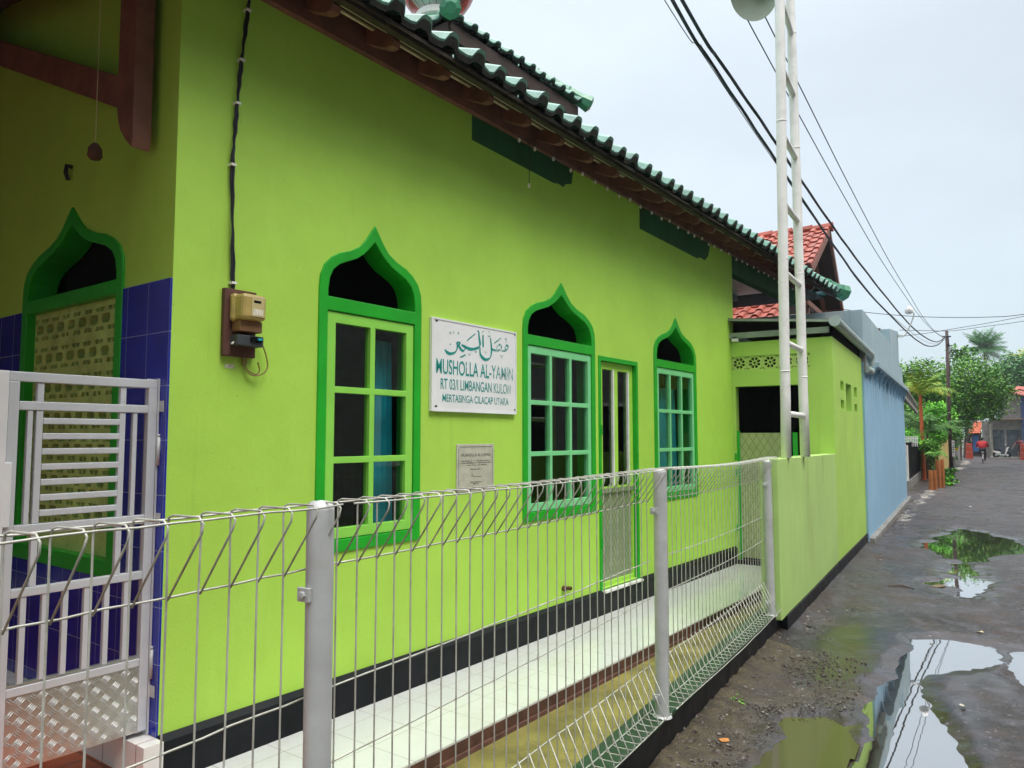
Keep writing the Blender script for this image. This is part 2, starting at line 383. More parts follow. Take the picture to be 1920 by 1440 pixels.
edge = (fieldnoise(X, Y, .3, 8) - .5) * .16 + (fieldnoise(X, Y, .1, 9) - .5) * .07
dmin = np.full(X.shape, 9.)
for k, pl in PUD.items(): dmin = np.minimum(dmin, sdf_poly(X, Y, pl) + edge * (1.6 if k == 'far' else .55 if k != 'side' else .8))
WATER = -.022
H_ = nz - .028 * (1 - sstep((dmin + .10) / .24)) * 1.35 + .008 * sstep(dmin / .3)
mud = np.clip(1 - sstep((X + 1.28 + .30 * (fieldnoise(X, Y, .8, 11) - .5) + np.where(Y < 6, .0, .28)) / .42), 0, 1)
mud = np.maximum(mud, .8 * np.clip(1 - np.abs(Y - 5.0 - .25 * np.sin(X * 7)) / .38, 0, 1) * np.clip((-.45 - X) / .2, 0, 1))
H_ = H_ + mud * ((fieldnoise(X, Y, .06, 12) - .35) * .026 + (fieldnoise(X, Y, .025, 14) - .5) * .010) + .05 * np.clip(1 - (X + 1.32) / .32, 0, 1) ** 1.5 * (Y < 14)
wet = np.clip(1 - sstep((dmin + .0) / .55), 0, 1)
wz = np.clip(1.35 - np.abs(X + .74) / .36, 0, 1) * np.clip(1.5 - np.abs(Y - 6.2) / 1.35, 0, 1)
wet = np.maximum(wet, wz)
wet = np.clip(wet + (fieldnoise(X, Y, .9, 21) - .45) * .8, 0, 1) * (1 - .75 * mud)
wet = np.maximum(wet, np.clip(wz * 1.2 - .1, 0, 1) * (1 - .4 * mud))
H_ = np.where(dmin > .1, H_ * (1 - .75 * np.clip(wz, 0, 1)), H_)
nx, ny = X.shape
idx = np.arange(nx * ny).reshape(nx, ny)
faces = np.stack([idx[:-1, :-1], idx[1:, :-1], idx[1:, 1:], idx[:-1, 1:]], -1).reshape(-1, 4)
me = bpy.data.meshes.new('road')
me.from_pydata(np.stack([X, Y, H_], -1).reshape(-1, 3).tolist(), [], faces.tolist())
me.polygons.foreach_set('use_smooth', [True] * len(me.polygons))
for nm, arr in (('mud', mud), ('wet', wet)):
    at = me.attributes.new(nm, 'FLOAT', 'POINT'); at.data.foreach_set('value', arr.reshape(-1).astype(np.float32))
m, t, bs = new_mat('wet_asphalt')
def attr(t, n): a = N('ShaderNodeAttribute', t, attribute_name=n); return a.outputs['Fac']
a_m, a_w = attr(t, 'mud'), attr(t, 'wet')
n_f = noise(t, 70, 6, .7); n_c = noise(t, 1.15, 8, .68); n_m = noise(t, 9, 6, .65)
base = mixc(t, remap(t, n_c, .38, .62), (.016, .011, .010), (.072, .060, .065))
base = mixc(t, remap(t, n_f, .44, .58, 0, .72), base, (.014, .011, .010))
vor = N('ShaderNodeTexVoronoi', t); vor.inputs['Scale'].default_value = 95; t.links.new(coords(t), vor.inputs['Vector'])
base = mixc(t, remap(t, vor.outputs['Distance'], .05, .22, .5, 0), base, (.24, .22, .22))
base = mixc(t, remap(t, noise(t, 2.2, 6, .65), .47, .62, 0, .7), base, (.060, .030, .018))
pits = noise(t, 24, 3, .6); base = mixc(t, remap(t, pits, .62, .67, 0, .85), base, (.010, .008, .008))
fleck = noise(t, 33, 2, .5, coords(t, loc=(3, 7, 0))); base = mixc(t, remap(t, fleck, .66, .70, 0, .6), base, (.24, .23, .24))
base = mixc(t, remap(t, noise(t, 5.5, 4, .6, coords(t, loc=(9, 2, 0))), .5, .62, 0, .5), base, (.10, .092, .108))
mudc = mixc(t, remap(t, n_m, .35, .65), (.036, .026, .013), (.105, .080, .034))
mudc = mixc(t, remap(t, noise(t, 130, 3), .45, .6, 0, .6), mudc, (.03, .022, .015))
base = mixc(t, a_m, base, mudc)
base = mixc(t, math_n(t, 'MULTIPLY', a_w, .4), base, (.020, .017, .015))
t.links.new(base, bs.inputs['Base Color'])
ro = math_n(t, 'ADD', remap(t, a_w, 0, 1, .46, .13), math_n(t, 'ADD', remap(t, n_m, .35, .7, -.05, .10), remap(t, noise(t, .9, 5, .6), .36, .62, .10, -.17)))
t.links.new(ro, bs.inputs['Roughness']); bs.inputs['Specular IOR Level'].default_value = .45
hh = math_n(t, 'ADD', math_n(t, 'ADD', n_f, math_n(t, 'MULTIPLY', noise(t, 18, 4, .6), 1.6)), math_n(t, 'MULTIPLY', vor.outputs['Distance'], -.9))
bmp = add_bump(t, bs, hh, .5, .011)
t.links.new(remap(t, a_w, 0, 1, .8, .10), bmp.inputs['Strength'])
me.materials.append(m)
road = bpy.data.objects.new('road', me); COL.objects.link(road); props(road, kind='structure'); BASE[road] = (W, Vector())

# standing water in the road's hollows
m = bpy.data.materials.new('puddle_water'); m.use_nodes = True; t = m.node_tree; t.nodes.clear()
o_ = N('ShaderNodeOutputMaterial', t); ms_ = N('ShaderNodeMixShader', t); df = N('ShaderNodeBsdfDiffuse', t); gs = N('ShaderNodeBsdfGlossy', t)
df.inputs[0].default_value = (.05, .045, .035, 1); gs.inputs['Roughness'].default_value = .012; gs.inputs[0].default_value = (.96, .95, .96, 1)
lw = N('ShaderNodeLayerWeight', t); lw.inputs[0].default_value = .5
t.links.new(remap(t, lw.outputs['Facing'], .2, .85, .35, .82), ms_.inputs[0]); t.links.new(df.outputs[0], ms_.inputs[1]); t.links.new(gs.outputs[0], ms_.inputs[2]); t.links.new(ms_.outputs[0], o_.inputs[0])
bm_ = N('ShaderNodeBump', t); bm_.inputs['Strength'].default_value = .015; bm_.inputs['Distance'].default_value = .02; t.links.new(noise(t, 6, 2), bm_.inputs['Height']); t.links.new(bm_.outputs[0], gs.inputs['Normal'])
M['water'] = m
m = m.copy(); m.name = 'murky_water'; t = m.node_tree; M['murky'] = m
for n in t.nodes:
    if n.type == 'BSDF_DIFFUSE': n.inputs[0].default_value = (.062, .056, .022, 1)
    if n.type == 'BSDF_GLOSSY': n.inputs['Roughness'].default_value = .09
    if n.type == 'MAP_RANGE': n.inputs[3].default_value = .06; n.inputs[4].default_value = .30
# each sheet follows the hollow it fills; the road's own relief makes the shoreline
for k, pl in PUD.items():
    d = sdf_poly(X, Y, pl) + edge * (1.6 if k == 'far' else .55 if k != 'side' else .8)
    other = np.min([sdf_poly(X, Y, q) for kk, q in PUD.items() if kk != k], axis=0)
    okv = (d < .16) & (sdf_poly(X, Y, pl) <= other)
    cell = okv[:-1, :-1] & okv[1:, :-1] & okv[1:, 1:] & okv[:-1, 1:]
    ci, cj = np.nonzero(cell); q4 = np.stack([idx[ci, cj], idx[ci + 1, cj], idx[ci + 1, cj + 1], idx[ci, cj + 1]], -1)
    uq, inv = np.unique(q4, return_inverse=True)
    b = MB(); b.add(np.stack([X.reshape(-1)[uq], Y.reshape(-1)[uq], np.full(len(uq), WATER)], -1).tolist(), inv.reshape(-1, 4).tolist())
    b.build('puddle', M['murky'] if k == 'side' else M['water'], base=(0, 0, 0), kind='structure', fix=False)

b = MB(); b.add([(-900, -600, -.16), (900, -600, -.16), (900, 1500, -.16), (-900, 1500, -.16)], [(0, 1, 2, 3)])
b.build('ground', mat('damp_earth', (.07, .065, .045), .8, var=.4, vscale=.3, dirt=(.05, .07, .03), dscale=.2), kind='structure', base=(0, 0, 0))
b = MB(); b.add([(-3.0, -1, -.05), (-1.44, -1, -.03), (-1.44, 9.4, -.03), (-1.9, 9.4, -.05)], [(0, 1, 2, 3)])
b.build('drain_floor', M['moss'], kind='structure', base=(0, 0, 0))
b = MB(); b.add([(4.4, -4, -.02), (9, -4, .05), (9, 92, .05), (4.4, 92, -.02)], [(0, 1, 2, 3)])
b.build('verge', mat('grassy_verge', (.07, .09, .03), .9, var=.5, vscale=2, bump=.5), kind='structure', base=(0, 0, 0))

# ================================================================== PRAYER HALL
hall = thing('prayer_hall', 'lime green prayer hall with ogee arched windows, green glazed tile roof and silver dome', 'building', (0, 0, 0), HF)
UZ = lambda v: (lambda a, b, d: (v + d, a, b))        # polygon in (u,z), depth along v
VZ = lambda u: (lambda a, b, d: (a, u + d, b))        # polygon in (v,z), depth along u
PO = [(1, 2.44), (.985, 2.52), (.92, 2.585), (.80, 2.635), (.66, 2.67), (.45, 2.70), (.28, 2.74), (.17, 2.79), (.07, 2.85), (0, 2.89)]
PI_ = [(1, 2.45), (.97, 2.515), (.90, 2.565), (.76, 2.605), (.60, 2.63), (.40, 2.66), (.24, 2.70), (.11, 2.745), (0, 2.79)]
def ogee(c, hw, prof, z0, dz=0):
    l = [(c - hw, z0), (c + hw, z0)] + [(c + hw * f, z + dz) for f, z in prof] + [(c - hw * f, z + dz) for f, z in prof[-2::-1]]
    return l
WIN = [(1.269, .415, 2, 'lime'), (3.37, .55, 3, 'mint'), (5.65, .54, 3, 'mint')]
holes = [ogee(c, hw - .012, PO, .962, -.014) for c, hw, n, k in WIN] + [rect(3.995, 4.735, .262, 2.325)]
b = MB(); b.prism(rect(0, 7.42, 0, 4.02), UZ(0), -.15, 0, holes)
FA = (-1.075, .615)                                    # front arch centre, half width
b.prism(rect(-5.6, -.151, 0, 4.6), VZ(0), 0, .15, [ogee(FA[0], FA[1] - .012, PO, .922, -.014)])
b.prism(rect(-5.6, -.151, 0, 4.02), VZ(7.27), 0, .15)
b.prism(rect(.151, 7.269, 0, 4.02), UZ(-5.6), 0, .15)
b.build('wall', M['lime'], hall)
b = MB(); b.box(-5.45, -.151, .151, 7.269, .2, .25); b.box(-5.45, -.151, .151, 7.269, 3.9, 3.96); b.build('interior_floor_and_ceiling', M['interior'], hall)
b = MB(); b.box(-1.5, -1.45, .16, 7.26, .25, 3.9); b.box(-1.449, -.16, 7.2, 7.26, .25, 3.9); b.box(-1.449, -.16, .16, .2, .25, 3.9); b.build('shade_backing', M['black'], hall)  # black sheets added behind the panes in place of room darkness
b = MB(); b.prism([(-.02, 0.0), (.035, 0.0), (.035, .232), (.004, .256), (-.02, .256)], lambda a, c, d: (a, d, c), .0, 7.42); b.build('plinth', M['plinth'], hall)
def arched_window(c, hw, ncol, kind):
    f = MB(); ih = hw - .062
    f.prism(ogee(c, hw, PO, .95), UZ(0), -.148, .012, [[(c - ih, 2.405), (c + ih, 2.405)] + [(c + ih * q, z) for q, z in PI_] + [(c - ih * q, z) for q, z in PI_[-2::-1]], rect(c - ih, c + ih, 1.02, 2.325)])
    win = f.build('window', M['green'], hall, bevel=.004)
    s = MB(); g = MB(); x0, x1, z0, z1 = c - ih + .004, c + ih - .004, 1.024, 2.321
    st = .062 if ncol == 2 else .05; mu = .04 if ncol == 2 else .034
    cw = (x1 - x0 - 2 * st - (ncol - 1) * mu) / ncol; rh = (z1 - z0 - 2 * .06 - 2 * .036) / 3
    hs = [rect(x0 + st + i * (cw + mu), x0 + st + i * (cw + mu) + cw, z0 + .06 + j * (rh + .036), z0 + .06 + j * (rh + .036) + rh) for i in range(ncol) for j in range(3)]
    s.prism(rect(x0, x1, z0, z1), UZ(0), -.045, .002, hs)
    s.build('sash', M['sash_' + kind], win, bevel=.003)
    g.box(-.026, -.022, x0 + .02, x1 - .02, z0 + .02, z1 - .02); g.build('pane', M['pane'], win)
    return win
for a in WIN: arched_window(*a)
# front arch window: trim, sill and pierced cement screen
ih = FA[1] - .07
f = MB(); f.prism(ogee(FA[0], FA[1], PO, .90), VZ(0), -.012, .148, [[(FA[0] - ih, 2.41), (FA[0] + ih, 2.41)] + [(FA[0] + ih * q, z) for q, z in PI_] + [(FA[0] - ih * q, z) for q, z in PI_[-2::-1]], rect(FA[0] - ih, FA[0] + ih, .985, 2.335)])
fw = f.build('window', M['green'], hall, bevel=.004)
f = MB(); cw, ch = .1363, .175; z = 2.335; k = 0
x0 = FA[0] - ih
while z > 1.0:
    zb = max(.985, z - ch)
    for i in range(8):
        c = x0 + cw * (i + .5); full = z - ch >= .985
        hs = []
        if full:
            zc = z - .098
            hs.append([(c - .036, zc - .026), (c - .048, zc), (c - .036, zc + .026), (c + .036, zc + .026), (c + .048, zc), (c + .036, zc - .026)])
            for sg in (-1, 1):
                hs.append([(c + sg * .064, zc + sg * .0 + .040), (c + sg * .064, zc + .064), (c + sg * .02, zc + .064), (c + sg * .03, zc + .040)])
                hs.append([(c + sg * .064, zc - .040), (c + sg * .064, zc - .064), (c + sg * .02, zc - .064), (c + sg * .03, zc - .040)])
        f.prism(rect(c - cw / 2, c + cw / 2, zb, z), VZ(.04), 0, .07, hs)
    z -= ch
f.build('pierced_screen', M['lime_screen'], fw)
# blue tile dado either side of the front arch
b = MB(); b.prism(rect(-.458, -.0, .25, 2.352), VZ(-.009), 0, .009); b.prism(rect(-5.6, -1.692, .25, 2.352), VZ(-.009), 0, .009); b.prism(rect(-1.691, -.459, .25, .90), VZ(-.009), 0, .009)
b.build('wall_tiles', M['tile_blue'], hall)
# side door
D0, D1, DZ0, DZ1 = 3.985, 4.745, .252, 2.335
b = MB(); b.prism(rect(D0, D1, DZ0, DZ1), UZ(0), -.12, .010, [rect(D0 + .04, D1 - .04, DZ0 + .002, DZ1 - .04)])
door = b.build('door', M['green'], hall, bevel=.003)
a0, a1 = D0 + .043, D1 - .043
g0, g1, g2, g3 = 4.15, 4.385, 4.465, 4.70
g0, g1, g2, g3 = a0 + .085, a0 + .295, a0 + .375, a0 + .59
b = MB(); b.prism(rect(a0, a1, DZ0 + .006, DZ1 - .043), UZ(0), -.075, -.03, [rect(g0, g1, 1.15, 2.225), rect(g2, g3, 1.15, 2.225), rect(a0 + .02, a1 - .02, .30, 1.10)])
leaf = b.build('door_leaf', M['door_lime'], door, bevel=.003)
b = MB(); b.box(-.05, -.046, a0 + .03, a1 - .03, 1.13, 2.25); b.build('pane', M['pane'], door)
b = MB(); b.box(-.06, -.052, a0 + .004, a1 - .004, .285, 1.125); b.box(-.052, -.026, a0 + .002, a1 - .002, 1.095, 1.135); b.build('lower_panel', M['doorplate'], door)
b = MB()
for e in (g1, g3): b.box(-.045, -.024, e - .022, e, 1.15, 2.225)
b.build('glazing_bead', M['white'], door)
for zz in (.55, .75, 1.55): pass
for z_, s_ in ((.62, 1), (1.62, 1), (1.36, -1), (1.02, -1)):
    b = MB(); uu = D0 + .03 if s_ > 0 else D1 - .03; b.tube([(.014, uu, z_), (.014, uu, z_ + .09)], .008, 8); b.box(.009, .014, uu - .018, uu + .018, z_ + .01, z_ + .03); b.build('hinge', M['green'], door)
b = MB(); b.box(-.14, .05, D0 + .02, D1 - .01, .232, .251); b.build('threshold', M['white'], door)
# thin dark green patches laid on the wall under the eave
b = MB(); b.prism([(2.2, 3.74), (3.28, 3.72), (3.34, 3.735), (3.42, 3.725), (3.45, 3.76), (3.55, 3.79), (3.58, 3.93), (2.2, 3.93)], UZ(0), .0, .004); b.build('eave_patch', M['darkgreen'], hall)
b = MB(); b.prism([(4.84, 3.69), (6.3, 3.67), (6.38, 3.70), (6.52, 3.69), (6.62, 3.76), (6.7, 3.93), (4.84, 3.93)], UZ(0), .0, .004); b.build('eave_patch', M['darkgreen'], hall)
# rear porch: green beam beyond the end of the wall, white ceiling, post
b = MB(); b.box(-.12, -.0, 7.425, 10.4, 3.70, 3.94); b.build('porch_beam', M['darkgreen'], hall, bevel=.004)
b = MB(); b.box(-5.4, -.125, 7.43, 10.27, 3.95, 3.97)
b.build('porch_ceiling', M['white'], hall)
b = MB(); b.box(-1.9, -1.8, 7.43, 10.27, 3.80, 3.945); b.box(-1.0, -.94, 7.43, 10.27, 3.86, 3.948); b.build('ceiling_joist', M['concrete'], hall)
# eave woodwork
b = MB(); b.box(.002, .045, -3.0, 10.6, 3.922, 4.11); b.build('eave_board', M['wood'], hall, bevel=.003)
SL = math.tan(R(27)); EZ = 3.905                        # eave surface height at v=.5
def rz(v): return EZ + (.5 - v) * SL
TZ_ = rz(-1.75)
for i in range(30):
    u = -2.9 + i * .452
    b = MB(); b.prism([(-.6, rz(-.6) - .16), (-.6, rz(-.6) - .055), (.26, rz(.26) - .055), (.285, rz(.285) - .085), (.27, rz(.27) - .125), (.22, rz(.22) - .15), (.14, rz(.14) - .155)], VZ(u), -.03, .03)
    b.build('rafter', M['wood'], hall)
b = MB(); b.box(.225, .25, -2.95, 10.5, rz(.24) - .054, rz(.24) - .032); b.box(.10, .12, -2.95, 10.5, rz(.12) - .06, rz(.12) - .035); b.build('batten', M['batten'], hall)
b = MB(); b.prism([(-1.9, rz(-1.9) - .05), (.47, rz(.47) - .05), (.47, rz(.47) - .028), (-1.9, rz(-1.9) - .028)], lambda a, c, d: (a, d, c), -3.0, 10.9)
b.prism([(.30, rz(.30) - .075), (.44, rz(.44) - .075), (.44, rz(.44) - .05), (.30, rz(.30) - .05)], lambda a, c, d: (a, d, c), -3.0, 10.9); b.add([(.3, 10.85, EZ - .05), (-5.9, 10.85, EZ - .05), (-3.85, 6.4, TZ_ - .09), (-1.75, 6.4, TZ_ - .09)], [(0, 1, 2, 3)]); b.build('eave_lining', M['undertile'], hall)
def tile_field(mb, A, B, Cc, Dd, period=.235, hump=.05, row=.27, step=.022, phase=0., jit=.004):
    """roof slope A-B eave, D-C top; corrugated, stepped courses. material 0 tile, 1 end faces"""
    A, B, Cc, Dd = map(Vector, (A, B, Cc, Dd)); eu = (B - A); L = eu.length; eu.normalize()
    nrm = eu.cross(Dd - A).normalized()
    if nrm.z < 0: nrm = -nrm
    us = nrm.cross(eu); us = us if us.z > 0 else -us
    Hs = (Dd - A).dot(us); nr = max(1, int(round(Hs / row)))
    l1, r1 = (Dd - A).dot(eu), (Cc - A).dot(eu)
    off = [0, .10, .22, .34, .46, .5, .54]                # profile breakpoints in a period
    hts = [.0, .0, .0, .0, .75, 1, 1]
    prof = [(.0, 0), (.28, 0), (.45, .14), (.56, .80), (.64, 1), (.82, 1), (.90, .82), (.98, .12)]
    for r in range(nr):
        t0, t1 = r / nr, (r + 1) / nr
        ua, ub = max(l1 * t0, l1 * t1), min(L + (r1 - L) * t0, L + (r1 - L) * t1)
        ua, ub = min(l1 * t0, l1 * t1) if l1 < 0 else l1 * t0, max(ub, L + (r1 - L) * t0)
        jr = random.uniform(-jit, jit)
        s = [(ua, 0)]; k = math.floor(ua / period) - 1
        while k * period < ub + period:
            for o, h in prof:
                x = (k + o) * period + phase
                if ua < x < ub: s.append((x, h))
            k += 1
        s.append((ub, 0)); vs = []; n = len(s); jk = {}
        for x, h in s:
            q_ = math.floor((x - phase) / period); jk.setdefault(q_, (random.uniform(-.009, .009), random.uniform(-.014, .014)))
            jz, js = jk[q_]; rel = r * Hs / nr + js
            p0 = A + eu * x + us * rel; xe = x
            e1 = l1 * t1; e2 = L + (r1 - L) * t1
            xt = min(max(x, e1), e2) if e2 > e1 else (e1 + e2) / 2
            p1 = A + eu * xt + us * (rel + Hs / nr)
            vs += [p0 + nrm * (h * hump + step + jr + jz), p1 + nrm * (h * hump * .92 + .002), p0 + nrm * (h * hump * .55 - .02), p0 + nrm * (h * hump * .86 + step * .35 + jr + jz)]
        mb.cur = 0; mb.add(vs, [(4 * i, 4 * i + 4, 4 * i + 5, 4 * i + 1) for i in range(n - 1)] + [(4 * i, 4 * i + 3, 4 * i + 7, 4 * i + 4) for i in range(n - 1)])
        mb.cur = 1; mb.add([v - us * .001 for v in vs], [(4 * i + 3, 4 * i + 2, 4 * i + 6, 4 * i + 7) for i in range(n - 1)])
    mb.cur = 0
b = MB(); T0, T1, TZ = 3.5, 6.4, rz(-1.75)
E4 = [(.5, -3.0), (.5, 10.95), (-6.1, 10.95), (-6.1, -3.0)]
top4 = [(-1.75, T0), (-1.75, T1), (-3.85, T1), (-3.85, T0)]
for i in range(4):
    j = (i + 1) % 4
    tile_field(b, (*E4[i], EZ), (*E4[j], EZ), (*top4[j], TZ), (*top4[i], TZ), hump=.072)
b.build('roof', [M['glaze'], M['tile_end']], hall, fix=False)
# hip ridge caps
def hip(p, q, r=.085, n=12, name='hip_cap', finial=True):
    b = MB(); p, q = Vector(p), Vector(q); d = q - p
    for i in range(n):
        a, c = p + d * (i / n), p + d * ((i + 1.06) / n)
        b.tube([a, a + (c - a) * .12, c], [r * 1.12, r, r * .96], 8)
    e = (q - p).normalized()
    if finial:
        b.tube([q - e * .02, q + e * .10, q + e * .13], [r * 1.1, r * 1.35, r * .7], 8)
    b.build(name, M['glaze_cap'], hall, bevel=0)
for (ev, eu), (tv, tu) in zip(E4, top4): hip((tv, tu, TZ + .05), (ev, eu, EZ + .06), .105, 16)
# upper tier: dark clerestory, pyramid of tiles, green finials, dome
UC = (-2.8, 4.95); UE = 1.30; UZ0 = 5.89; UZ1 = 6.72
b = MB(); b.box(UC[0] - 1.05, UC[0] + 1.05, UC[1] - 1.05, UC[1] + 1.05, TZ - .2, UZ0 - .02); b.build('clerestory', M['wooddark'], hall)
b = MB()
cs = [(UC[0] + UE, UC[1] - UE), (UC[0] + UE, UC[1] + UE), (UC[0] - UE, UC[1] + UE), (UC[0] - UE, UC[1] - UE)]
tp = [(UC[0] + .12, UC[1] - .12), (UC[0] + .12, UC[1] + .12), (UC[0] - .12, UC[1] + .12), (UC[0] - .12, UC[1] - .12)]
for i in range(4):
    j = (i + 1) % 4; tile_field(b, (*cs[i], UZ0), (*cs[j], UZ0), (*tp[j], UZ1), (*tp[i], UZ1), .215, .05, .25)
b.build('upper_roof', [M['glaze'], M['tile_end']], hall, fix=False)
b = MB()
for i in range(4):
    j = (i + 1) % 4; A_, B_ = Vector((*cs[i], UZ0)), Vector((*cs[j], UZ0)); ctr = Vector((*UC, UZ0))
    A2, B2 = A_ + (ctr - A_) * .04, B_ + (ctr - B_) * .04
    b.add([A2 - Vector((0, 0, .05)), B2 - Vector((0, 0, .05)), Vector((*tp[j], UZ1 - .05)), Vector((*tp[i], UZ1 - .05))], [(0, 1, 2, 3)])
    b.beam(A2 - Vector((0, 0, .12)), B2 - Vector((0, 0, .12)), .03, .17)
b.build('upper_eave_board', M['wooddark'], hall)
for i in range(4): hip((*tp[i], UZ1 + .05), (*cs[i], UZ0 + .06), .085, 8)
DC = (-2.8, 4.88)
b = MB(); b.lathe([(0, 6.5), (.42, 6.5), (.40, 6.66), (.34, 6.72), (.30, 6.76), (.26, 6.79), (0, 6.79)], 24, (DC[0], DC[1], 0)); b.build('dome_base', M['glaze_cap'], hall)
b = MB(); b.lathe([(.25, 6.79), (.27, 6.82), (.27, 6.89), (.25, 6.91)], 24, (DC[0], DC[1], 0)); b.build('dome_collar', M['white'], hall)
b = MB(); prof = [(.25, 6.90)]
for i in range(15):
    a = -math.pi * .33 + i * (math.pi * .5 + math.pi * .33) / 14; prof.append((max(.0, .49 * math.cos(a)), 7.34 + .49 * math.sin(a)))
b.lathe(prof, 32, (DC[0], DC[1], 0))
m, t, bs = new_mat('dome_metal_sheet'); s_ = N('ShaderNodeSeparateXYZ', t); t.links.new(coords(t, loc=(-DC[0], -DC[1], 0)), s_.inputs[0])
ang = math_n(t, 'ARCTAN2', s_.outputs[0], s_.outputs[1]); st = math_n(t, 'FRACT', math_n(t, 'MULTIPLY', math_n(t, 'ADD', ang, 7), 20 / 6.2832))
seam = math_n(t, 'LESS_THAN', st, .09); seam = math_n(t, 'MAXIMUM', seam, math_n(t, 'LESS_THAN', math_n(t, 'FRACT', math_n(t, 'MULTIPLY', s_.outputs[2], 7)), .07))
redf = math_n(t, 'LESS_THAN', math_n(t, 'FRACT', math_n(t, 'MULTIPLY', math_n(t, 'ADD', ang, 5.9), 2 / 6.2832)), .33)
c = mixc(t, redf, (.55, .57, .55), (.45, .09, .07)); c = mixc(t, seam, c, (.10, .08, .07)); t.links.new(c, bs.inputs['Base Color'])
bs.inputs['Metallic'].default_value = .6; bs.inputs['Roughness'].default_value = .25
b.build('dome', m, hall, smooth=True)
b = MB(); b.tube([(DC[0], DC[1], 7.8), (DC[0], DC[1], 8.4)], .02); b.ellipsoid((DC[0], DC[1], 8.05), (.07, .07, .07)); b.build('dome_spire', M['silver'], hall)
# front porch roof timbers, dark ceiling
b = MB(); b.prism([(-.01, 4.48), (-.01, 4.52), (-3.1, 3.72), (-3.1, 3.68)], lambda a, c, d: (d, a, c), -6.0, .48); b.prism([(-.75, 4.27), (-.75, 4.31), (-3.6, 3.62), (-3.6, 3.58)], lambda a, c, d: (d, a, c), .481, 1.9); b.build('porch_ceiling', M['undertile'], hall)  # ceiling tilted low; unseen outer slab added to keep light off the porch
def bracket(v):
    b = MB(); b.prism([(v - .085, 4.5), (v + .085, 4.5), (v + .085, 3.03), (v + .078, 2.985), (v + .015, 3.035), (v - .045, 3.10), (v - .072, 3.17), (v - .085, 3.25)], VZ(-.085), -.045, .045)
    b.build('bracket_post', M['wood'], hall, bevel=.004)
bracket(-.255); bracket(-2.44)
b = MB(); b.beam((-.33, -.085, 3.30), (-2.45, -.085, 4.24), .07, .15); b.build('bracket_strut', M['wood'], hall, bevel=.005)
b = MB(); b.beam((-.36, -.3, 3.98), (-2.6, -.3, 4.36), .10, .18); b.build('porch_rafter', M['wooddark'], hall)
pn = thing('pendant', 'small dusty pendant hanging on a thin cord under the dark porch roof', 'pendant', (-.39, -.2, 2.96), HF)
b = MB(); b.tube([(-.40, -.2, 4.3), (-.395, -.2, 3.6), (-.39, -.2, 3.03)], .0016, 5); b.build('cord', M['batten'], pn)
b = MB(); b.lathe([(0, .05), (.012, .045), (.03, .02), (.034, -.02), (.022, -.035), (0, -.035)], 18, (-.39, -.2, 2.985)); b.build('shade', M['brick_edge'], pn, smooth=True)
b = MB(); b.tube([(-1.115, -.002, 3.13), (-1.115, -.03, 3.13), (-1.115, -.034, 3.09), (-1.115, -.02, 3.05)], .012, 10); b.build('wall_hook', M['cable'], frame=HF, label='black iron hook in the porch wall above the far left arch', cat='hook')

# walkway, step and porch floor
b = MB(); b.box(.036, .784, .0, 7.35, .041, .05); wk = b.build('tiled_walkway', M['tile_white'], frame=HF, base=(0, 0, 0), kind='structure')
b = MB(); b.prism([(.70, -.08), (.788, -.08), (.786, .040), (.70, .040)], lambda a, c, d: (a, d, c), -.02, 7.36); b.prism([(.75, -.08), (.812, -.08), (.80, -.02), (.75, -.01)], lambda a, c, d: (a, d, c), -.02, 7.36)
b.build('walkway_edge', M['brick_edge'], frame=HF, base=(0, 0, 0), kind='structure')
b = MB(); b.box(-3.2, .07, -.10, -.01, .1, .248); b.build('porch_step', tile_mat('white_step_tiles', (.76, .74, .70), (.25, .13, .10), [(0, .30, .0), (2, .30, .05)], .006, .15, .04), frame=HF, base=(0, 0, 0), kind='structure')
b = MB(); b.box(-5, 1.2, -4, -.101, -.04, .10); b.build('porch_floor', M['terracotta'], frame=HF, base=(0, 0, 0), kind='structure')

# ================================================================== THINGS ON THE HALL WALL
def catmull(P, n=6):
    P = [np.array(p, float) for p in P]; o = []
    for i in range(len(P) - 1):
        p0, p1, p2, p3 = P[max(i - 1, 0)], P[i], P[i + 1], P[min(i + 2, len(P) - 1)]
        for k in range(n):
            t = k / n; o.append(.5 * ((2 * p1) + (p2 - p0) * t + (2 * p0 - 5 * p1 + 4 * p2 - p3) * t * t + (3 * p1 - p0 - 3 * p2 + p3) * t ** 3))
    o.append(P[-1]); return o
def pen(mb, P, wd, v, ang=50, n=6):
    """broad-nib pen stroke in the (u,z) plane"""
    pts = catmull(P, n); m = len(pts); o = np.array([math.cos(R(ang)), math.sin(R(ang))]) * wd / 2; vs = []
    for i, p in enumerate(pts):
        e = min(i, m - 1 - i) / max(1, (m - 1) * .25); f = .35 + .65 * min(1, e)
        d = pts[min(i + 1, m - 1)] - pts[max(i - 1, 0)]; d = d / (np.linalg.norm(d) + 1e-9); nn = np.array([-d[1], d[0]]) * wd * .22
        q = o * f if o.dot(nn) >= 0 else -o * f
        vs += [(v, *(p + q + nn)), (v, *(p - q - nn))]
    mb.add(vs, [(2 * i, 2 * i + 1, 2 * i + 3, 2 * i + 2) for i in range(m - 1)])
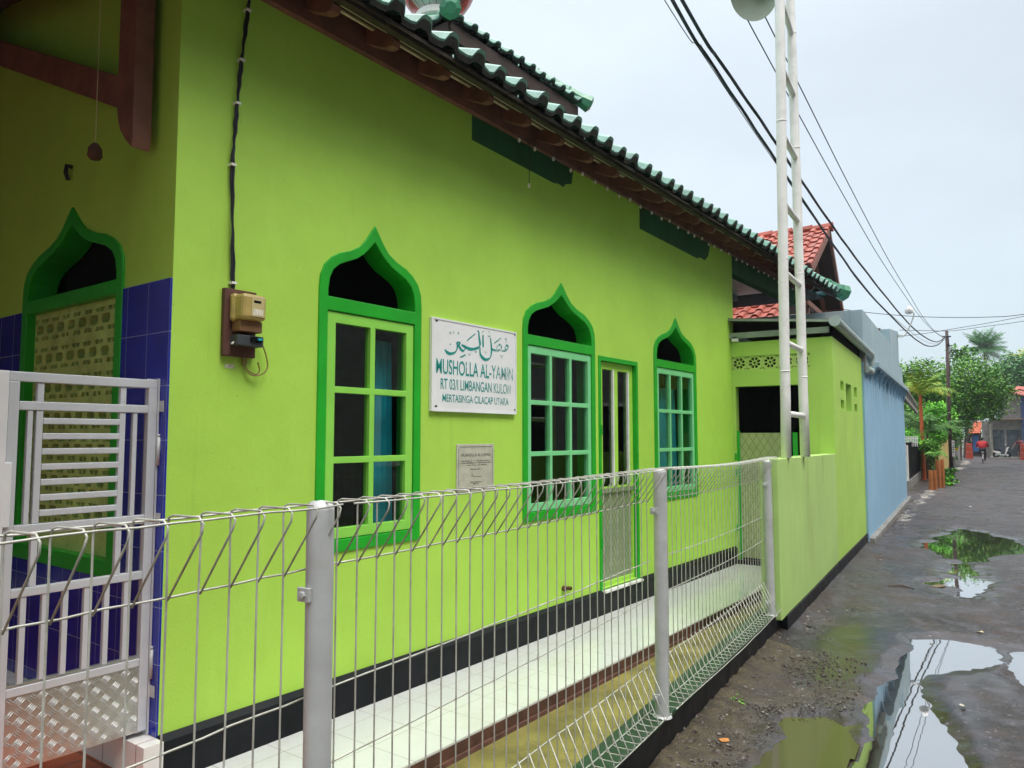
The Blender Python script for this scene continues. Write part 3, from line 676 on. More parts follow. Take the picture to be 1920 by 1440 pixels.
def text_into(mb, body, u0, u1, z0, z1, v, bold=.018):
    cu = bpy.data.curves.new('t', 'FONT'); cu.body = body; cu.offset = bold; o = bpy.data.objects.new('t', cu); COL.objects.link(o)
    dg = bpy.context.evaluated_depsgraph_get(); me = o.evaluated_get(dg).to_mesh()
    P = np.array([p.co[:] for p in me.vertices]); F = [tuple(p.vertices) for p in me.polygons]
    o.evaluated_get(dg).to_mesh_clear(); bpy.data.objects.remove(o); bpy.data.curves.remove(cu)
    mn, mxx = P.min(0), P.max(0)
    U = u0 + (P[:, 0] - mn[0]) / (mxx[0] - mn[0]) * (u1 - u0); Zz = z0 + (P[:, 1] - mn[1]) / (mxx[1] - mn[1]) * (z1 - z0)
    mb.add([(v, a, c) for a, c in zip(U, Zz)], F)

sb = thing('sign_board', 'white painted sign board with teal lettering MUSHOLLA AL-YAMIN on the lime wall', 'sign', (0, 2.24, 1.777), HF)
b = MB(); b.box(.004, .022, 1.772, 2.706, 1.777, 2.392); b.build('board', M['signwhite'], sb, bevel=.003)
b = MB()
for a0, a1, c0, c1 in ((1.768, 2.71, 2.385, 2.396), (1.768, 2.71, 1.772, 1.785), (1.768, 1.784, 1.785, 2.385), (2.698, 2.71, 1.785, 2.385)): b.box(.003, .026, a0, a1, c0, c1)
b.build('rim', M['signwhite'], sb)
for u, z in ((1.81, 2.373), (2.69, 2.376), (1.809, 1.805), (2.689, 1.807)):
    b = MB(); b.lathe([(0, 0), (.006, 0), (.005, .004), (0, .005)], 8, (.0222, u, z), (1, 0, 0)); b.box(.0222, .024, u + .004, u + .018, z - .002, z + .006)
    b.build('nail', M['cable'], sb)
LV = .0236
b = MB()
ST = {  # calligraphy read off the board, right to left
 'a': ([(1.899, 2.189), (1.921, 2.172), (1.96, 2.166), (2.004, 2.18), (2.022, 2.203), (2.027, 2.235), (2.018, 2.249)], .016),
 'b': ([(2.018, 2.249), (2.044, 2.252), (2.055, 2.243), (2.04, 2.236), (2.055, 2.214), (2.085, 2.197), (2.104, 2.206), (2.111, 2.228), (2.095, 2.235)], .013),
 'c': ([(2.07, 2.238), (2.123, 2.223), (2.176, 2.217), (2.223, 2.226), (2.262, 2.240), (2.274, 2.263), (2.264, 2.307), (2.258, 2.352)], .018),
 'd': ([(2.246, 2.36), (2.258, 2.347)], .008), 'e': ([(2.306, 2.334), (2.307, 2.286), (2.311, 2.243)], .015), 'f': ([(2.29, 2.343), (2.318, 2.366)], .006),
 'g': ([(2.271, 2.238), (2.277, 2.192), (2.311, 2.164), (2.351, 2.158), (2.392, 2.178), (2.406, 2.224), (2.402, 2.27), (2.394, 2.319)], .017),
 'h': ([(2.404, 2.258), (2.417, 2.240), (2.45, 2.236), (2.484, 2.239), (2.515, 2.247), (2.527, 2.268), (2.503, 2.283), (2.476, 2.267), (2.463, 2.242)], .012),
 'i': ([(2.527, 2.240), (2.57, 2.243), (2.601, 2.258), (2.605, 2.28), (2.581, 2.285), (2.57, 2.263), (2.585, 2.251)], .012),
 'j': ([(2.434, 2.284), (2.518, 2.332)], .011), 'k': ([(2.13, 2.273), (2.219, 2.332)], .012), 'l': ([(2.056, 2.15), (2.116, 2.172)], .011),
 'm': ([(2.363, 2.338), (2.369, 2.326), (2.381, 2.338), (2.388, 2.328), (2.4, 2.342)], .004), 'n': ([(2.375, 2.373), (2.378, 2.353)], .004),
 'o': ([(2.565, 2.332), (2.581, 2.333), (2.583, 2.32), (2.577, 2.304)], .006),
 'p': ([(1.950, 2.232), (1.956, 2.227)], .010), 'q': ([(2.025, 2.308), (2.034, 2.322), (2.043, 2.308)], .005), 'r': ([(1.981, 2.320), (1.990, 2.317), (1.990, 2.304)], .004),
 's': ([(1.937, 2.302), (1.952, 2.314), (1.961, 2.296)], .004), 't': ([(2.146, 2.188), (2.158, 2.171), (2.173, 2.195)], .004),
 'u': ([(2.215, 2.206), (2.227, 2.201), (2.239, 2.208)], .006), 'v': ([(2.327, 2.219), (2.339, 2.205), (2.347, 2.219)], .003), 'w': ([(2.514, 2.208), (2.531, 2.189), (2.548, 2.211)], .004)}
for P, wd in ST.values(): pen(b, P, wd, LV)
b.build('calligraphy', M['lettering'], sb, fix=False)
for body, u0, u1, z0, z1 in (('MUSHOLLA AL-YAMIN', 1.813, 2.668, 2.024, 2.124), ('RT 03/I LIMBANGAN KULON', 1.858, 2.638, 1.922, 1.994), ('MERTASINGA CILACAP UTARA', 1.877, 2.612, 1.838, 1.890)):
    b = MB(); text_into(b, body, u0, u1, z0, z1, LV, (.010 if z0 > 2 else .006)); b.build('lettering', M['lettering'], sb, fix=False)

pq = thing('stone_plaque', 'small grey inscribed stone plaque set in the wall below the white sign', 'plaque', (0, 2.25, 1.255), HF)
b = MB(); b.box(.001, .007, 2.044, 2.458, 1.225, 1.553); b.build('slab', mat('grey_plaque_stone', (.46, .45, .36), .6, var=.12, vscale=14, bump=.15, dirt=(.3, .3, .24), dscale=9, damt=.6), pq, bevel=.002)
M['engrave'] = mat('engraved_letter_paint', (.09, .09, .075), .7, var=.3)
b = MB(); text_into(b, 'MUSHOLLA AL-YAMIN', 2.09, 2.415, 1.467, 1.487, .0084, .0)
def scribble(y0, y1, z, h):
    u = y0
    while u < y1 - .006:
        wd = random.uniform(.004, .009); hh = h * random.uniform(.5, 1)
        b.box(.0076, .0085, u, u + wd * .45, z, z + hh); 
        if random.random() < .8: b.box(.0076, .0084, u + wd * .45, u + wd, z + hh * random.choice((0, .55)), z + hh * random.choice((.3, .8)) + .001)
        u += wd + (.010 if random.random() < .17 else .002)
for y0, y1, z in ((2.09, 2.42, 1.432), (2.085, 2.415, 1.418), (2.14, 2.37, 1.403), (2.19, 2.32, 1.374), (2.19, 2.32, 1.284), (2.215, 2.29, 1.272)): scribble(y0, y1, z, .009)
pen(b, [(2.20, 1.34), (2.21, 1.35), (2.205, 1.325), (2.22, 1.335), (2.235, 1.322), (2.25, 1.328), (2.30, 1.322), (2.32, 1.326)], .003, .0084)
for a0, a1, c0, c1 in ((2.07, 2.435, 1.532, 1.535), (2.435, 2.438, 1.27, 1.525), (2.064, 2.067, 1.27, 1.525)): b.box(.0076, .0083, a0, a1, c0, c1)
b.build('inscription', M['engrave'], pq, fix=False)

em = thing('electricity_meter', 'old cream electricity meter and breaker on a brown wooden board on the lime wall', 'meter', (0, .34, 2.0), HF)
b = MB(); b.box(.002, .03, .254, .435, 2.004, 2.343); b.build('board', mat('meter_board_timber', (.105, .042, .028), .75, var=.3, vscale=9, bump=.3, bscale=40, dirt=(.03, .02, .015)), em, bevel=.003)
M['cream'] = mat('yellowed_plastic', (.42, .32, .10), .35, var=.15, vscale=12, dirt=(.22, .15, .05), dscale=14, damt=.6)
b = MB(); b.box(.03, .135, .288, .425, 2.182, 2.312); hs_ = b.build('housing', M['cream'], em, bevel=.018)
b = MB(); b.box(.03, .07, .277, .436, 2.176, 2.316); b.build('flange', M['cream'], em, bevel=.014)
b = MB(); b.box(.135, .1375, .335, .408, 2.20, 2.298); b.build('label_plate', mat('aged_label', (.5, .42, .2), .5, var=.1), hs_)
b = MB(); b.box(.1375, .1385, .344, .400, 2.206, 2.238); b.build('paper_label', mat('paper_label', (.62, .58, .45), .7, var=.25, vscale=90), hs_)
b = MB(); b.box(.1375, .1384, .347, .388, 2.268, 2.28); b.build('dial_window', M['black'], hs_)
b = MB(); b.box(.03, .10, .297, .425, 2.126, 2.182); b.build('terminal_cover', mat('brown_terminal_cover', (.20, .10, .04), .6, var=.2), em, bevel=.004)
b = MB(); b.box(.03, .095, .288, .438, 2.055, 2.108); br = b.build('breaker', mat('dark_breaker_plastic', (.045, .05, .055), .5, var=.2), em, bevel=.004)
b = MB(); b.box(.095, .104, .36, .425, 2.078, 2.104); b.build('switch_face', M['black'], br)
b = MB(); b.box(.104, .112, .395, .418, 2.086, 2.098); b.build('switch', mat('cyan_switch', (.02, .35, .42), .4), br)
b = MB(); b.tube([(.06, .29, 2.07), (.075, .27, 2.06)], .005); b.build('seal', M['white'], br)
b = MB(); b.box(.004, .02, .372, .396, 1.968, 2.004)
for k, dz in enumerate((0, .012)):
    b.tube(catmull([(.012, .378 + .01 * k, 1.97), (.02, .392, 1.935 - dz), (.03, .43, 1.915 - dz), (.04, .48, 1.93 - dz), (.04, .503, 1.97), (.035, .49, 2.04), (.03, .464, 2.095)] if k == 0 else [(.012, .388, 1.97), (.02, .40, 1.94), (.03, .44, 1.922), (.03, .462, 1.945), (.028, .452, 1.985)], 5), .004, 6)
b.build('tail_wire', mat('olive_wire', (.20, .17, .03), .6), em)
b = MB(); b.box(.001, .0025, .283, .334, 1.945, 1.966); b.build('wall_sticker', mat('worn_paper_sticker', (.55, .53, .38), .8, var=.4, vscale=120), frame=HF, label='tiny worn paper sticker stuck to the wall just below the meter board', cat='sticker')

wc = thing('wall_cable', 'twisted black power cable clipped up the lime wall above the electricity meter', 'cable', (0, .3, 2.34), HF)
b = MB()
base_pts = [(.018, .305, 2.34), (.02, .295, 2.6), (.02, .283, 2.95), (.02, .292, 3.15), (.02, .302, 3.32), (.02, .315, 3.50), (.02, .335, 3.70), (.02, .355, 3.9), (.03, .365, 4.1)]
cp = catmull(base_pts, 10)
for ph in (0, math.pi):
    b.tube([(p[0] + .005 * math.cos(i * .22 + ph), p[1] + .006 * math.sin(i * .22 + ph) + .002 * math.sin(i * 1.3), p[2]) for i, p in enumerate(cp)], .0065, 6)
b.build('strand', M['cable'], wc)
for i in (2, 21, 39, 52, 66):
    p = cp[min(i, len(cp) - 1)]; b = MB(); b.box(.0, .034, p[1] - .014, p[1] + .014, p[2] - .006, p[2] + .006); b.build('clip', M['white'], wc)
for u, z, nm in ((.11, 2.43, 0), (.302, 1.905, 1), (.225, 2.21, 2)): pass

# water stub pipes low on the wall
for u, lab in ((3.385, 'larger rusty pipe stub poking from the low lime wall'), (3.462, 'smaller rusty pipe stub right of the other low stub')):
    b = MB(); b.lathe([(0, 0), (.022 if u < 3.4 else .016, 0), (.024 if u < 3.4 else .017, .03), (.015, .032), (.015, .02), (0, .02)], 10, (.0, u, .372 if u < 3.4 else .362), (1, 0, -.1))
    b.build('pipe_stub', mat('rusty_pipe', (.10, .045, .015), .8, var=.3), frame=HF, label=lab, cat='pipe', group='pipe stubs in the wall')

# curtains seen through the panes
def curtain(u0, u1, z0, z1, v, lab, amp=.018):
    b = MB(); n = 48; vs = []
    for i in range(n + 1):
        f = i / n; u = u0 + (u1 - u0) * f; d = v + amp * math.sin(f * 21) + amp * .5 * math.sin(f * 47 + 1)
        vs += [(d, u + .010 * math.sin(f * 9), z0), (v + (d - v) * .6, u0 + (u1 - u0) * (.5 + (f - .5) * .86), z1)]
    b.add(vs, [(2 * i, 2 * i + 2, 2 * i + 3, 2 * i + 1) for i in range(n)])
    b.build('curtain', M['curtain'], frame=HF, smooth=True, label=lab, cat='curtain', group='teal curtains behind the panes')
curtain(1.40, 1.60, .9, 2.22, -.175, 'teal curtain gathered at the right of the left arched window')
curtain(5.55, 6.12, .9, 2.14, -.22, 'teal curtain hanging inside the farthest arched window')

# string of little bulbs under the eave
sl = thing('string_lights', 'string of tiny unlit white bulbs strung along under the brown eave', 'string lights', (.06, 6, 3.9), HF)
b = MB(); pts = []; bulbs = []
u = 2.70; i = 0
while u < 10.2:
    z = 3.915 - .012 * (i % 2) + .008 * math.sin(i * 1.7); pts.append((.056, u, z)); 
    bulbs.append((.06, u, z - .028)); u += random.uniform(.17, .27); i += 1
b.tube(pts, .0035, 5); b.tube([(.058, 2.83, 3.91), (.062, 2.835, 3.75), (.06, 2.83, 3.58)], .003, 5); b.build('flex', M['cable'], sl)
bulbs.append((.06, 2.83, 3.565))
M['bulb'] = mat('milky_bulb', (.8, .78, .66), .25, var=.03)
for p in bulbs:
    b = MB(); b.ellipsoid(p, (.013, .013, .019), 8, 6); b.build('bulb', M['bulb'], sl, smooth=True)

# ================================================================== WIRE FENCE ON ITS KERB
b = MB(); b.prism([(-1.475, .176), (-1.327, .176), (-1.321, .184), (-1.324, .199), (-1.335, .203), (-1.475, .203)], XZ(0), -1.0, 6.42)
b2 = MB(); b2.box(-1.46, -1.325, -1.0, 6.44, -.12, .176)
kerb = thing('kerb_wall', 'low dark green kerb with a black base carrying the wire fence', 'kerb', (-1.4, 3, 0))
b.build('coping', M['kerbgreen'], kerb, bevel=.004); b2.build('base', M['plinth'], kerb)

fence = thing('wire_fence', 'galvanised wire mesh fence with rolled top on silver posts beside the alley', 'fence', (-1.38, 3, .2))
XA, XC = -1.385, -1.285
def panel(y0, y1, first, sag):
    b = MB(); r = .0024
    def zz(z, y): return z + sag * math.sin((y - y0) / (y1 - y0) * math.pi)
    for z, x in ((1.435, XA), (1.437, XC), (1.278, XA - .004), (.972, XA - .004), (.786, XA - .004), (.455, XA - .004), (.238, XA), (.236, XC)):
        n = 14; b.tube([(x + random.uniform(-.0015, .0015), y0 + (y1 - y0) * i / n, zz(z, y0 + (y1 - y0) * i / n) + random.uniform(-.002, .002)) for i in range(n + 1)], r * 1.05, 6)
    y = first
    while y < y1 - .01:
        if y > y0 + .005:
            j = lambda: random.uniform(-.0022, .0022)
            t = zz(1.435, y); k1 = zz(1.278, y); k0 = .455; lo = .236
            dy = .004
            b.tube([(XA, y + dy, k1 - .006), (XC + .0, y + dy + j(), t - .022), (XC + .005, y + dy, t - .004), (XC - .008, y + dy, t + .008), (XA + .016, y + j(), t + .008), (XA + .002, y, t + .003), (XA, y + j(), t - .02),
                    (XA, y + j(), k1), (XA, y + j(), .8), (XA, y + j(), k0), (XA, y, lo + .02), (XA + .004, y, lo - .004), (XA + .02, y, lo - .008), (XC - .012, y + dy, lo - .008), (XC + .004, y + dy, lo + .004), (XC, y + dy, lo + .022), (XA, y + dy, k0 + .006)], r, 6)
        y += .0757
    return b.build('mesh_panel', M['wire'], fence, smooth=True)
panel(.30, 1.345, 1.3288 - 14 * .0757, .0)
panel(1.385, 3.665, 1.43, -.006)
panel(3.735, 6.30, 3.775, -.018)
def post(y, top=1.435, tilt=0.):
    b = MB(); x = -1.345; rr = .0335
    b.tube([(x, y, .20), (x + tilt, y, top - .012)], rr, 20, caps=False); b.lathe([(rr, -.012), (rr * .96, -.004), (rr * .7, .006), (0, .010)], 20, (x + tilt, y, top))
    b.lathe([(rr + .016, 0), (rr + .012, .008), (rr, .012)], 16, (x, y, .199))
    p = b.build('post', M['silver'], fence, smooth=True)
    for z in (1.225, .30):
        c = MB(); c.box(x - .036, x + .004, y - .043, y - .033, z - .017, z + .017); c.lathe([(0, 0), (.010, 0), (.010, .007), (0, .008)], 6, (x - .016, y - .043, z), (.1, -1, 0)); c.build('clamp', M['silver'], p, bevel=.002)
    return p
post(1.337, 1.437, -.006); post(3.70, 1.432, .004); post(6.20, 1.412, -.008)

# ================================================================== PORCH GATE
gate = thing('porch_gate', 'silver barred metal gate with tread plate bottom standing at the porch corner', 'gate', (-.08, -.3, .28), HF)
V0, V1 = -.098, -.062
b = MB()
def bar(u0, u1, z0, z1, d=0): b.box(V0 + d, V1 - d, u0, u1, z0, z1)
bar(-.635, -.022, 1.828, 1.868); bar(-.635, -.595, .275, 1.828); bar(-.062, -.022, .275, 1.828)
bar(-.595, -.062, 1.712, 1.748, .002); bar(-.595, -.062, 1.205, 1.245, .002); bar(-.595, -.062, .955, .99, .002); bar(-.595, -.062, .565, .60, .002)
for u in (-.515, -.175): bar(u - .013, u + .013, 1.748, 1.828, .006); bar(u - .013, u + .013, 1.245, 1.712, .006); bar(u - .013, u + .013, .99, 1.205, .006)
for u in (-.55, -.118): bar(u - .010, u + .010, 1.245, 1.712, .006)
for u in (-.118,): bar(u - .010, u + .010, .99, 1.205, .006)
for i in range(7): z = 1.668 - i * .0635; bar(-.502, -.188, z - .013, z + .013, .004)
b.build('frame', M['gategrey'], gate, bevel=.003)
for u in (-.545, -.465, -.385, -.300, -.215, -.130):
    b = MB(); bar(u - .011, u + .011, .60, .955, .006); b.build('bar', M['gategrey'], gate, bevel=.002)
b = MB(); b.box(-.092, -.070, -.60, -.030, .272, .60); b.box(-.094, -.068, -.60, -.030, .585, .612); pl_ = b.build('tread_plate', M['plate'], gate, bevel=.001)
b = MB()
for i in range(14):
    for j in range(8):
        cu_, cz = -.585 + i * .042, .292 + j * .042
        s_ = 1 if (i + j) % 2 else -1
        for k in (-1.5, -.5, .5, 1.5):
            d = Vector((s_, 1)).normalized(); nn = Vector((-d.y, d.x)); o_ = nn * k * .0085
            p0 = Vector((cu_, cz)) + o_ - d * .017; p1 = Vector((cu_, cz)) + o_ + d * .017
            if -.598 < min(p0.x, p1.x) and max(p0.x, p1.x) < -.032 and min(p0.y, p1.y) > .274 and max(p0.y, p1.y) < .584:
                b.tube([(-.0695, p0.x, p0.y), (-.0675, (p0.x + p1.x) / 2, (p0.y + p1.y) / 2), (-.0695, p1.x, p1.y)], [.0012, .003, .0012], 5)
b.build('tread_bars', M['platebar'], pl_)
for z in (1.47, .50):
    b = MB(); b.tube([(-.055, -.012, z), (-.055, -.012, z + .13)], .009, 10); b.tube([(-.055, -.012, z + .13), (-.055, -.012, z + .145)], .006, 8); b.build('hinge', M['silver'], gate, smooth=True)
b = MB(); b.box(-.105, -.05, -.70, -.615, 1.24, 1.50); b.box(-.112, -.045, -.74, -.64, .27, 1.868); b.build('latch_box', M['gatewhite'], gate, bevel=.004)
gp = thing('gate_post', 'grey steel angle post fixed to the blue tiles beside the porch gate', 'post', (-.10, -.012, .25), HF)
b = MB(); b.box(-.112, -.060, -.020, -.0105, .25, 1.875); b.box(-.112, -.104, -.05, -.020, .25, 1.875); b.build('angle_bar', M['gategrey'], gp, bevel=.002)
for z in (1.72, 1.20, .42):
    b = MB(); b.box(-.06, -.022, -.014, -.010, z, z + .05); b.lathe([(0, 0), (.006, 0), (0, .004)], 6, (-.032, -.014, z + .03), (0, -1, 0)); b.build('bracket', M['silver'], gp)

# ================================================================== BOUNDARY WALL, ANNEX
bw = thing('boundary_wall', 'low lime green boundary wall with drip stains joining the fence to the annex', 'wall', (-1.35, 8, 0))
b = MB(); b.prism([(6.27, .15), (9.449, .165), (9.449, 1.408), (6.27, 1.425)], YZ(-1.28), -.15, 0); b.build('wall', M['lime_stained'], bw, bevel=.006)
b = MB(); b.box(-1.46, -1.266, 6.42, 9.449, -.15, .16); b.build('plinth', M['plinth'], bw, bevel=.006)

ax = thing('annex_building', 'lime green annex with flower vent blocks, gutter pipe and dark open doorway', 'building', (-2, 9.45, 0))
b = MB(); b.prism(rect(-2.62, -1.28, 0, 2.79), XZ(9.45), .15, 0, [rect(-2.462, -1.527, 2.437, 2.612), rect(-2.42, -1.672, .08, 2.235)])
sl_ = [rect(10.05, 10.36, 2.19, 2.31), rect(10.55, 11.10, 1.945, 2.31), rect(11.42, 11.76, 2.17, 2.31), rect(10.05, 10.36, 1.96, 2.07), rect(11.42, 11.76, 1.96, 2.07)]
b.prism(rect(9.601, 12.4, .0, 2.79), YZ(-1.28), -.10, 0, sl_)
b.box(-1.44, -1.381, 9.61, 12.39, 1.8, 2.5)
b.build('wall', M['lime_skylit'], ax)
b = MB(); b.box(-1.378, -1.37, 10.55, 11.10, 1.945, 2.31)
b.build('slot_window_glass', mat('blue_slot_window', (.10, .2, .22), .15, var=.2), ax)
b = MB(); b.box(-1.369, -1.36, 10.55, 11.1, 2.10, 2.115); b.box(-1.369, -1.36, 10.82, 10.84, 1.945, 2.31); b.build('slot_window_bar', M['concrete'], ax)
b = MB(); b.box(-1.3, -1.265, 9.452, 12.4, -.15, .17); b.build('plinth', M['plinth'], ax, bevel=.006)
b = MB(); b.box(-2.62, -2.58, 9.61, 12.3, .02, 2.79); b.box(-2.58, -1.45, 12.2, 12.3, .02, 2.79); b.box(-2.58, -1.45, 9.61, 12.2, -.02, .02); b.build('interior', M['black'], ax)  # inner faces painted black for the shade inside the doorway
for i in range(5):                                        # flower-shaped cement vent blocks
    cx = -2.462 + .1869 * (i + .5); cz = 2.5245; hw_, hh_ = .0925, .0865; b = MB(); hs = []
    for k in range(8):
        a = 2 * math.pi * (k + .5) / 8; ca, sa = math.cos(a), math.sin(a); P = []
        for rr_, tt in ((.026, 0), (.045, .42), (.064, .36), (.072, 0), (.064, -.36), (.045, -.42)):
            P.append((cx + rr_ * math.cos(a + tt * .75) * 1.04, cz + rr_ * math.sin(a + tt * .75)))
        hs.append(P)
    hs.append([(cx + .016 * math.cos(2 * math.pi * k / 8), cz + .016 * math.sin(2 * math.pi * k / 8)) for k in range(8)])
    for sx in (-1, 1):
        for sz in (-1, 1):
            hs.append([(cx + sx * .083, cz + sz * .078), (cx + sx * .058, cz + sz * .078), (cx + sx * .083, cz + sz * .056)])
    b.prism(rect(cx - hw_, cx + hw_, cz - hh_, cz + hh_), XZ(9.46), .07, 0, hs); b.build('vent_block', M['lime_screen'] if False else mat('vent_block_paint', (.42, .58, .14), .7, var=.1), ax)
b = MB(); b.box(-2.60, -1.305, 9.40, 9.45, 2.835, 2.905); b.build('fascia_beam', M['annexbeam'], ax)
b = MB(); n = 60; vs = []
for i in range(n + 1):
    y = 9.37 + (12.55 - 9.37) * i / n; dz = .018 * math.cos(i * 2.1)
    vs += [(-2.75, y, 3.10 + dz), (-1.22, y, 2.965 + dz), (-2.75, y, 3.092 + dz), (-1.22, y, 2.957 + dz)]
b.add(vs, [(4 * i, 4 * i + 1, 4 * i + 5, 4 * i + 4) for i in range(n)] + [(4 * i + 2, 4 * i + 6, 4 * i + 7, 4 * i + 3) for i in range(n)] + [(0, 2, 3, 1)])
b.build('roof_sheet', M['undertile'], ax, smooth=True)  # whole sheet coloured dark in place of shade on its underside
b = MB(); b.beam((-2.75, 9.362, 3.096), (-1.22, 9.362, 2.962), .012, .03); b.build('roof_edge', M['annexbeam'], ax)
b = MB(); b.box(-2.6, -1.30, 9.62, 12.4, 2.78, 2.80); b.box(-1.42, -1.30, 9.6, 12.4, 2.80, 2.93); b.build('roof_gap_shade', M['black'], ax)  # black boxes standing in for the shaded gap below the roof
b = MB(); b.tube([(-1.225, 9.35, 2.955), (-1.225, 13.3, 2.935)], .06, 14); b.tube([(-1.225, 13.2, 2.93), (-1.225, 13.3, 2.88), (-1.225, 13.32, 2.66)], .055, 12); b.tube([(-1.225, 13.3, 2.66), (-1.225, 12.5, 2.64)], .058, 12)
b.lathe([(0, 0), (.066, 0), (.066, .05), (.06, .05)], 14, (-1.225, 9.30, 2.955), (0, 1, 0)); gut = b.build('gutter_pipe', mat('grey_pvc_pipe', (.36, .44, .42), .4, var=.15, dirt=(.2, .22, .2)), ax, smooth=False)
b = MB(); b.box(-1.285, -1.22, 12.45, 12.49, 2.6, 2.95); b.build('gutter_bracket', M['concrete'], ax)
jb = MB(); jb.box(-2.445, -2.36, 9.40, 9.45, 2.795, 2.86)
jb.build('junction_box', M['white'], label='small white junction box tucked under the annex fascia by the hall corner', cat='junction box', bevel=.006)
mg = thing('sheet_gate', 'half height pressed lattice sheet gate closing the annex doorway', 'gate', (-2.05, 9.48, .1))
b = MB(); b.box(-2.405, -1.80, 9.485, 9.50, .12, 1.655); b.build('sheet', M['meshgate'], mg)
b = MB(); b.box(-2.418, -2.385, 9.465, 9.505, .1, 1.68); b.box(-1.80, -1.775, 9.465, 9.505, .1, 1.66); b.box(-1.755, -1.70, 9.47, 9.51, .1, 1.66); b.build('stile', M['green'], mg)
for z in (1.32, 1.12, .45): 
    b = MB(); b.tube([(-2.43, 9.45, z), (-2.43, 9.45, z + .08)], .012, 8); b.build('hinge', M['green'], mg)
b = MB(); b.box(-2.42, -1.66, 9.40, 9.46, .0, .10); b.build('doorstep', M['plinth'], label='black painted doorstep below the lattice sheet gate', cat='step')

# ================================================================== LOUDSPEAKER TOWER
tw = thing('loudspeaker_tower', 'tall ladder of two white pipes with rungs standing on the low wall', 'tower', (-1.28, 7.05, 1.42))
pa = ((-1.30, 6.70, 1.425), (-1.205, 6.70, 9.6)); pb = ((-1.262, 7.40, 1.42), (-1.30, 7.40, 9.6))
for p, q in (pa, pb):
    b = MB(); n = 16; b.tube([Vector(p).lerp(Vector(q), i / n) + Vector((random.uniform(-.003, .003), random.uniform(-.003, .003), 0)) for i in range(n + 1)], .0425, 18)
    for f in (.09, .21, .36, .5): c = Vector(p).lerp(Vector(q), f); b.tube([c, c + Vector((0, 0, .012))], .0437, 18)
    b.build('pole', M['white'], tw, smooth=True)
for i in range(13):
    z = 1.80 + .6175 * i; f = (z - 1.42) / 8.18
    A_ = Vector(pa[0]).lerp(Vector(pa[1]), f); B_ = Vector(pb[0]).lerp(Vector(pb[1]), f)
    b = MB(); b.tube([A_, B_ + Vector((0, .03, 0))], .026, 12); b.build('rung', M['white'], tw, smooth=True)
hs = thing('horn_loudspeaker', 'grey green horn loudspeaker bell bolted to the white ladder tower', 'loudspeaker', (-1.5, 6.85, 5.6))
axd = Vector((-.35, -.72, -.5)).normalized(); mouth = Vector((-1.505, 6.82, 5.70)); b = MB(); pr = [(.245, .0), (.25, -.004), (.235, -.02), (.18, -.07), (.12, -.13), (.075, -.2), (.05, -.28), (.05, -.3), (.0, -.3)]
pr2 = [(.245, 0), (.23, -.018), (.175, -.065), (.115, -.125), (.07, -.195), (.045, -.27), (0, -.272)]
b.lathe(pr, 32, mouth, axd); b.lathe(pr2, 32, mouth, axd); b.build('bell', mat('horn_grey_green', (.42, .46, .36), .5, var=.1), hs, smooth=True)
b = MB(); b.lathe([(0, -.10), (.05, -.10), (.055, -.06), (.03, -.03), (0, -.03)], 16, mouth, axd); b.build('reflex_core', M['silver'], hs, smooth=True)
b = MB(); b.tube([mouth - axd * .28, mouth - axd * .42], .07, 14); b.build('driver', M['silver'], hs)
b = MB(); b.beam(mouth - axd * .25, (-1.245, 6.70, 5.92), .03, .05); b.box(-1.30, -1.19, 6.645, 6.755, 5.89, 5.95); b.build('bracket', mat('rust_red_bracket', (.22, .05, .04), .7), hs)

# ================================================================== NEIGHBOURING BUILDINGS
bb = thing('blue_building', 'pale blue house wall with blue grey parapet and a projecting ledge', 'building', (-3, 16, 0))
b = MB(); b.box(-6, -1.25, 12.402, 21.4, 0, 2.74); b.build('wall', M['bluewall'], bb)
b = MB(); b.prism([(12.55, 2.741), (21.4, 2.741), (21.4, 3.36), (20.25, 3.32), (20.25, 4.16), (17.75, 3.92), (17.75, 3.60), (12.55, 3.57)], YZ(-1.255), -.18, 0)
b.prism(rect(-6, -1.436, 2.741, 3.57), XZ(12.55), .18, 0)
b.build('parapet', M['greywall'], bb, bevel=.005)
b = MB(); b.box(-1.3, -1.12, 13.5, 21.35, 2.741, 2.83); b.build('ledge', M['greywall'], bb, bevel=.006)
for y in [13.3 + .78 * i for i in range(11)]:
    b = MB(); b.prism([(-1.249, 2.45), (-1.249, 2.74), (-1.15, 2.74)], XZ(y), -.03, .03); b.build('bracket', M['bluewall'], bb)
b = MB(); b.box(-1.3, -1.17, 12.45, 21.6, -.1, .10); b.build('footing', M['concrete'], bb, bevel=.01)
b = MB(); tile_field(b, (-1.5, 18.2, 3.95), (-1.5, 20.0, 4.0), (-3.2, 20.0, 4.5), (-3.2, 18.2, 4.4)); b.build('roof', [M['undertile'], M['tile_end']], bb, fix=False)

rh = thing('red_roofed_house', 'house with steep red clay tile gable roof behind the annex', 'building', (-4, 15, 0))
b = MB(); RX, RZ_, RY = -2.27, 6.07, 17.0
tile_field(b, (-9, 14.5, 4.74), (RX, 14.5, 4.74), (RX, RY, RZ_), (-9, RY, RZ_), .27, .06, .34, .03)
tile_field(b, (RX, 19.6, 3.9), (-9, 19.6, 3.9), (-9, RY, RZ_), (RX, RY, RZ_), .27, .06, .34, .03)
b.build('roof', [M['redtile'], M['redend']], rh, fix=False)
b = MB()
for i in range(14):
    x = RX + .06 - i * .42; b.tube([(x, RY, RZ_ + .03), (x - .05, RY, RZ_ + .03), (x - .44, RY, RZ_ + .02)], [.11, .10, .085], 8)
b.build('ridge_cap', M['redtile'], rh)
b = MB(); b.prism([(14.6, 4.62), (RY, RZ_ - .12), (19.55, 3.8), (19.55, 3.7), (14.6, 3.85)], YZ(RX - .85), -.1, 0)
b.build('gable_boarding', M['wooddark'], rh)
